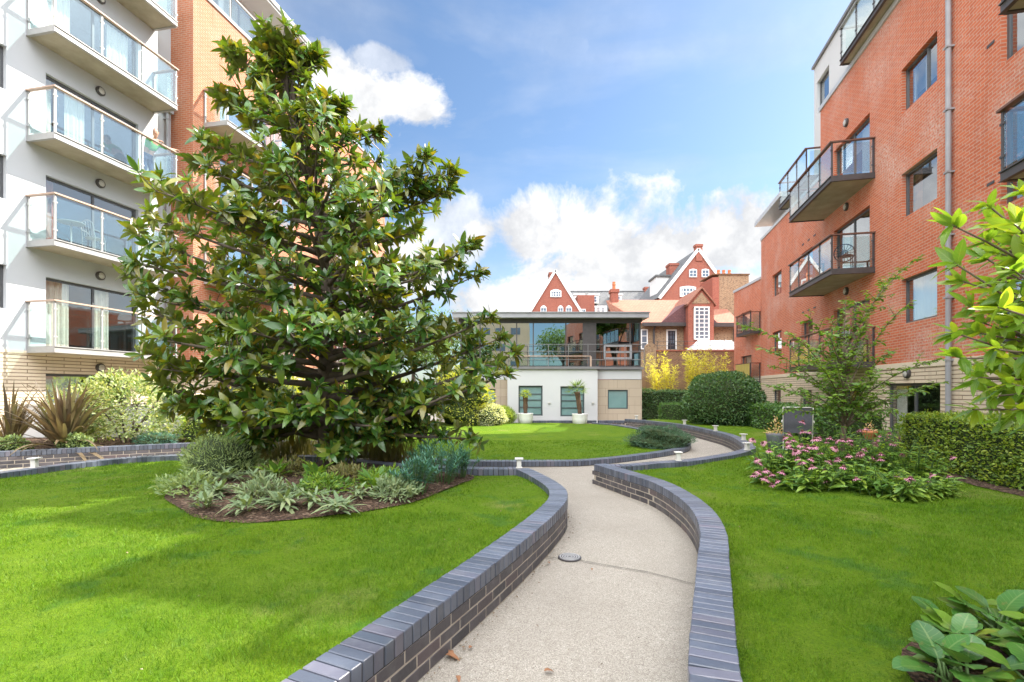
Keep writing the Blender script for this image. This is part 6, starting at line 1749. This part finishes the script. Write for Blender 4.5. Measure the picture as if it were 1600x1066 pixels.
# the person leaning on the rail
def person():
    zf = FL[2]; hr = zf+1.27
    loc = lw_loc(3.1, -.55, zf+.003)
    r = empty('person', loc, LA, 'person in a green shirt leaning over the handrail of a white flats balcony', 'person')
    # local: x along the balcony away from the camera, -y out over the rail at y = -.44
    J = {'pel':(0,.18,.93),'bel':(0,.10,1.06),'chest':(-.02,-.08,1.28),'neck':(-.05,-.20,1.42),'hb':(-.08,-.27,1.50),
         'h1':(-.09,-.30,1.58),'h2':(-.085,-.285,1.66),
         'shl':(-.21,-.12,1.34),'ell':(-.27,-.34,1.27),'wrl':(-.11,-.42,1.30),
         'shr':(.17,-.12,1.34),'elr':(.33,-.33,1.27),'wrr':(.50,-.42,1.30),
         'hpl':(-.09,.18,.88),'knl':(-.10,.13,.48),'anl':(-.10,.20,.08),'tol':(-.10,.05,.03),
         'hpr':(.09,.18,.88),'knr':(.11,.10,.48),'anr':(.12,.22,.08),'tor':(.12,.07,.03)}
    RD = {'pel':.15,'bel':.14,'chest':.155,'neck':.055,'hb':.07,'h1':.088,'h2':.078,'shl':.075,'shr':.075,'ell':.045,'elr':.045,'wrl':.032,'wrr':.032,
          'hpl':.095,'hpr':.095,'knl':.06,'knr':.06,'anl':.042,'anr':.042,'tol':.035,'tor':.035}
    E = [('pel','bel'),('bel','chest'),('chest','neck'),('neck','hb'),('hb','h1'),('h1','h2'),('chest','shl'),('shl','ell'),('ell','wrl'),('chest','shr'),('shr','elr'),('elr','wrr'),
         ('pel','hpl'),('hpl','knl'),('knl','anl'),('anl','tol'),('pel','hpr'),('hpr','knr'),('knr','anr'),('anr','tor')]
    def skin(name, joints, edges, scale, mat, rootj, fingers=False):
        ks = list(joints); co = [J[k] for k in ks]; rad = [RD[k]*scale for k in ks]; ed = [(ks.index(a), ks.index(b)) for a, b in edges]
        if fingers:
            for wj, s in (('wrl', 1), ('wrr', -1)):
                w = Vector(J[wj]); f = (w-Vector(J['ell' if wj == 'wrl' else 'elr'])).normalized(); sd = f.cross(Vector((0,0,1))).normalized()
                b = len(co); co.append(tuple(w+f*.06)); rad.append(.030); ed.append((ks.index(wj), b))
                for q, (o, L) in enumerate(((-.03,.065),(-.011,.08),(.009,.075),(.028,.06),(.045,.05))):
                    p = w+f*(.085 if q < 4 else .03)+sd*o*s; t = p+f*(L*.55)+Vector((0,0,-.012)); u = t+f*(L*.35)+Vector((0,0,-.03))
                    i = len(co); co += [tuple(p), tuple(t), tuple(u)]; rad += [.0105,.0095,.008]; ed += [(b if q < 4 else ks.index(wj), i), (i,i+1), (i+1,i+2)]
        me = bpy.data.meshes.new(name); me.from_pydata(co, ed, []); o = link(name, me, mat, r)
        m = o.modifiers.new('skin', 'SKIN'); m.use_smooth_shade = True
        sv = me.skin_vertices[0].data
        for i, q in enumerate(rad): sv[i].radius = (q, q); sv[i].use_root = False
        sv[ks.index(rootj)].use_root = True
        s = o.modifiers.new('sub', 'SUBSURF'); s.levels = 2; s.render_levels = 2
        return o
    skin('body', J.keys(), E, 1.0, M['skin'], 'pel', True)
    skin('shirt', ['bel','chest','shl','ell','shr','elr'], [('bel','chest'),('chest','shl'),('shl','ell'),('chest','shr'),('shr','elr')], 1.13, M['green_shirt'], 'chest')
    skin('trousers', ['pel','bel','hpl','knl','anl','hpr','knr','anr'], [('pel','bel'),('pel','hpl'),('hpl','knl'),('knl','anl'),('pel','hpr'),('hpr','knr'),('knr','anr')], 1.12, M['trouser'], 'pel')
    # head towards -x and down; face
    hc = Vector((-.088,-.295,1.60)); fw = Vector((-.75,-.6,-.28)).normalized(); up = Vector((-.2,-.15,1)); up = (up-fw*up.dot(fw)).normalized(); sd = fw.cross(up)
    def blob(b, c, rx, ry, rz, n=10):
        m0 = len(b.v)
        for i in range(n+1):
            th = math.pi*i/n
            for k in range(12):
                ph = 2*math.pi*k/12
                p = c+sd*(rx*math.sin(th)*math.cos(ph))+fw*(ry*math.sin(th)*math.sin(ph))+up*(rz*math.cos(th)); b.v.append(tuple(p))
        for i in range(n):
            for k in range(12): b.f.append((m0+i*12+k, m0+i*12+(k+1)%12, m0+(i+1)*12+(k+1)%12, m0+(i+1)*12+k)); b.m.append(0)
    b = MB(); blob(b, hc, .076, .096, .118); blob(b, hc+fw*.097-up*.012, .014, .02, .024)
    for s in (-1, 1): blob(b, hc+sd*.078*s-up*.005-fw*.008, .011, .022, .032)
    b.build('head', M['skin'], r, True)
    b = MB(); blob(b, hc-fw*.018+up*.016, .080, .092, .112); b.build('hair', M['hair'], r, True)
    b = MB()
    for s in (-1, 1): blob(b, hc+fw*.083+sd*.03*s+up*.018, .012, .010, .007)
    blob(b, hc+fw*.086-up*.055, .022, .008, .006); b.build('eyes_and_mouth', M['drape_brown'], r, True)
person()

# ------------------------------------------------------------------ sky, sun, camera
SUN = Vector((1.088, .345, 1.08)).normalized()
SKY_STRENGTH, SUN_STRENGTH, EXPOSURE = .10, 4.6, 1.42
w = bpy.data.worlds.new('World'); SC.world = w; w.use_nodes = True
nt = w.node_tree; nt.nodes.clear()
wo = nt.nodes.new('ShaderNodeOutputWorld'); bg = nt.nodes.new('ShaderNodeBackground'); nt.links.new(bg.outputs[0], wo.inputs[0])
sky = nt.nodes.new('ShaderNodeTexSky'); sky.sky_type = 'NISHITA'; sky.sun_disc = False
sky.sun_elevation = math.asin(SUN.z); sky.sun_rotation = math.atan2(SUN.x, SUN.y); sky.air_density = 1.0; sky.dust_density = 1.2; sky.ozone_density = 1.6
tc = nt.nodes.new('ShaderNodeTexCoord'); dirv = tc.outputs['Generated']
def vm(op, a, b=None):
    n = nt.nodes.new('ShaderNodeVectorMath'); n.operation = op
    for i, v in enumerate((a, b)):
        if v is None: continue
        if hasattr(v, 'is_output'): nt.links.new(v, n.inputs[i])
        else: n.inputs[i].default_value = v
    return n
nz1 = noise(nt, 5.0, 9, dirv, .62, .25); nz2 = noise(nt, 14.0, 6, dirv, .6); nz3 = noise(nt, 2.2, 5, vm('MULTIPLY', dirv, (1,1,3.2)).outputs[0], .55, .4)
def cloud(px, py, rx, ry, amt=1.0):
    """a heap of cloud standing in one direction of the sky"""
    c = Vector(((px-CX)/F, 1, (HY-py)/F)); L = c.length; c.normalize()
    d = vm('SUBTRACT', dirv, tuple(c)); s = vm('MULTIPLY', d.outputs[0], (F*L/rx, F*L/rx, F*L/ry))
    ln = vm('LENGTH', s.outputs[0])
    v = math_n(nt, 'SUBTRACT', 1.0, ln.outputs['Value'])
    v = math_n(nt, 'ADD', v, math_n(nt, 'MULTIPLY', math_n(nt, 'SUBTRACT', nz1, .5), 3.4))
    return math_n(nt, 'MULTIPLY', math_n(nt, 'MULTIPLY', v, 2.7, None, True), amt)
def mx(a, b): return math_n(nt, 'MAXIMUM', a, b)
heaps = [(560,165,120,62,1),(645,170,60,34,1),(590,92,55,22,.55),(510,130,60,60,.8),(690,370,130,60,.75),(590,400,130,95,1),(850,370,130,55,1),(980,400,210,85,1),(1150,370,150,80,1),(1230,330,80,40,.9),(1000,470,420,60,1),(700,460,150,30,.35),(80,-80,330,260,1),(-420,60,330,330,1),(885,72,50,16,.16)]
mask = None
for h in heaps:
    c = cloud(*h); mask = c if mask is None else mx(mask, c)
# broken cloud out of view, added behind the camera and overhead as fill light
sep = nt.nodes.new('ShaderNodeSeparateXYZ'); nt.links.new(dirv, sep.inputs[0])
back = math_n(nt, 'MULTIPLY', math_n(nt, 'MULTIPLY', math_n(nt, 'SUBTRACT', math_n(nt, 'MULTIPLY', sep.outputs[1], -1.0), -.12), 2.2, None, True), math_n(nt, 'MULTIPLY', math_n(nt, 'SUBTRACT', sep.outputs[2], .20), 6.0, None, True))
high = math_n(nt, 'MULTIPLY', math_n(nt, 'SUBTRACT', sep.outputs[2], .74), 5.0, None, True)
side = math_n(nt, 'MULTIPLY', math_n(nt, 'SUBTRACT', math_n(nt, 'ABSOLUTE', sep.outputs[0]), .76), 5.0, None, True)
rest = mx(mx(back, high), side)
brk = math_n(nt, 'MULTIPLY', math_n(nt, 'SUBTRACT', nz1, .36), 5.0, None, True)
mask = mx(mask, math_n(nt, 'MULTIPLY', rest, brk))
wisp = math_n(nt, 'MULTIPLY', math_n(nt, 'MULTIPLY', math_n(nt, 'SUBTRACT', nz3, .46), 3.0, None, True), .30)
mask = mx(mask, wisp)
shade = ramp(nt, math_n(nt, 'ADD', math_n(nt, 'MULTIPLY', nz1, .6), math_n(nt, 'MULTIPLY', nz2, .4)), [(.33, (2.35,2.45,2.7)), (.45, (3.2,3.25,3.35)), (.57, (4.5,4.5,4.5))])
blue = mixc(nt, 1.0, sky.outputs[0], (.70,.80,.85), 'MULTIPLY')
fill_boost = math_n(nt, 'MULTIPLY_ADD', mx(mx(back, high), math_n(nt, 'MULTIPLY', side, .1)), 6.6, 1.0)  # extra brightness given to the unseen clouds to lift the shade
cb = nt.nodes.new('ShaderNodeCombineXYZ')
for i in range(3): nt.links.new(fill_boost, cb.inputs[i])
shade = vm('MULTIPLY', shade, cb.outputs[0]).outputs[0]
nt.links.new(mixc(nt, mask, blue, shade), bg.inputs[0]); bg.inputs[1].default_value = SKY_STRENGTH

sl = bpy.data.lights.new('sun', 'SUN'); sl.energy = SUN_STRENGTH; sl.angle = R(.53); sl.color = (1, .94, .84)
so = bpy.data.objects.new('sun', sl); COL.objects.link(so); so.location = (30, 10, 30); so.rotation_euler = SUN.to_track_quat('Z', 'Y').to_euler()
cd = bpy.data.cameras.new('camera'); co = bpy.data.objects.new('camera', cd); COL.objects.link(co)
cd.sensor_width = 36; cd.lens = 36*F/1600; cd.shift_y = (HY-533)/1600; cd.clip_start = .05; cd.clip_end = 2000
co.location = (0, 0, CZ); co.rotation_euler = (R(90), 0, 0)
SC.camera = co
vs_ = SC.view_settings; vs_.view_transform = 'Standard'; vs_.look = 'None'; vs_.exposure = EXPOSURE; vs_.gamma = 1; vs_.use_curve_mapping = False
SC.cycles.max_bounces = 8; SC.cycles.transparent_max_bounces = 24; SC.cycles.use_denoising = True
SC.render.resolution_x = 1024; SC.render.resolution_y = 682
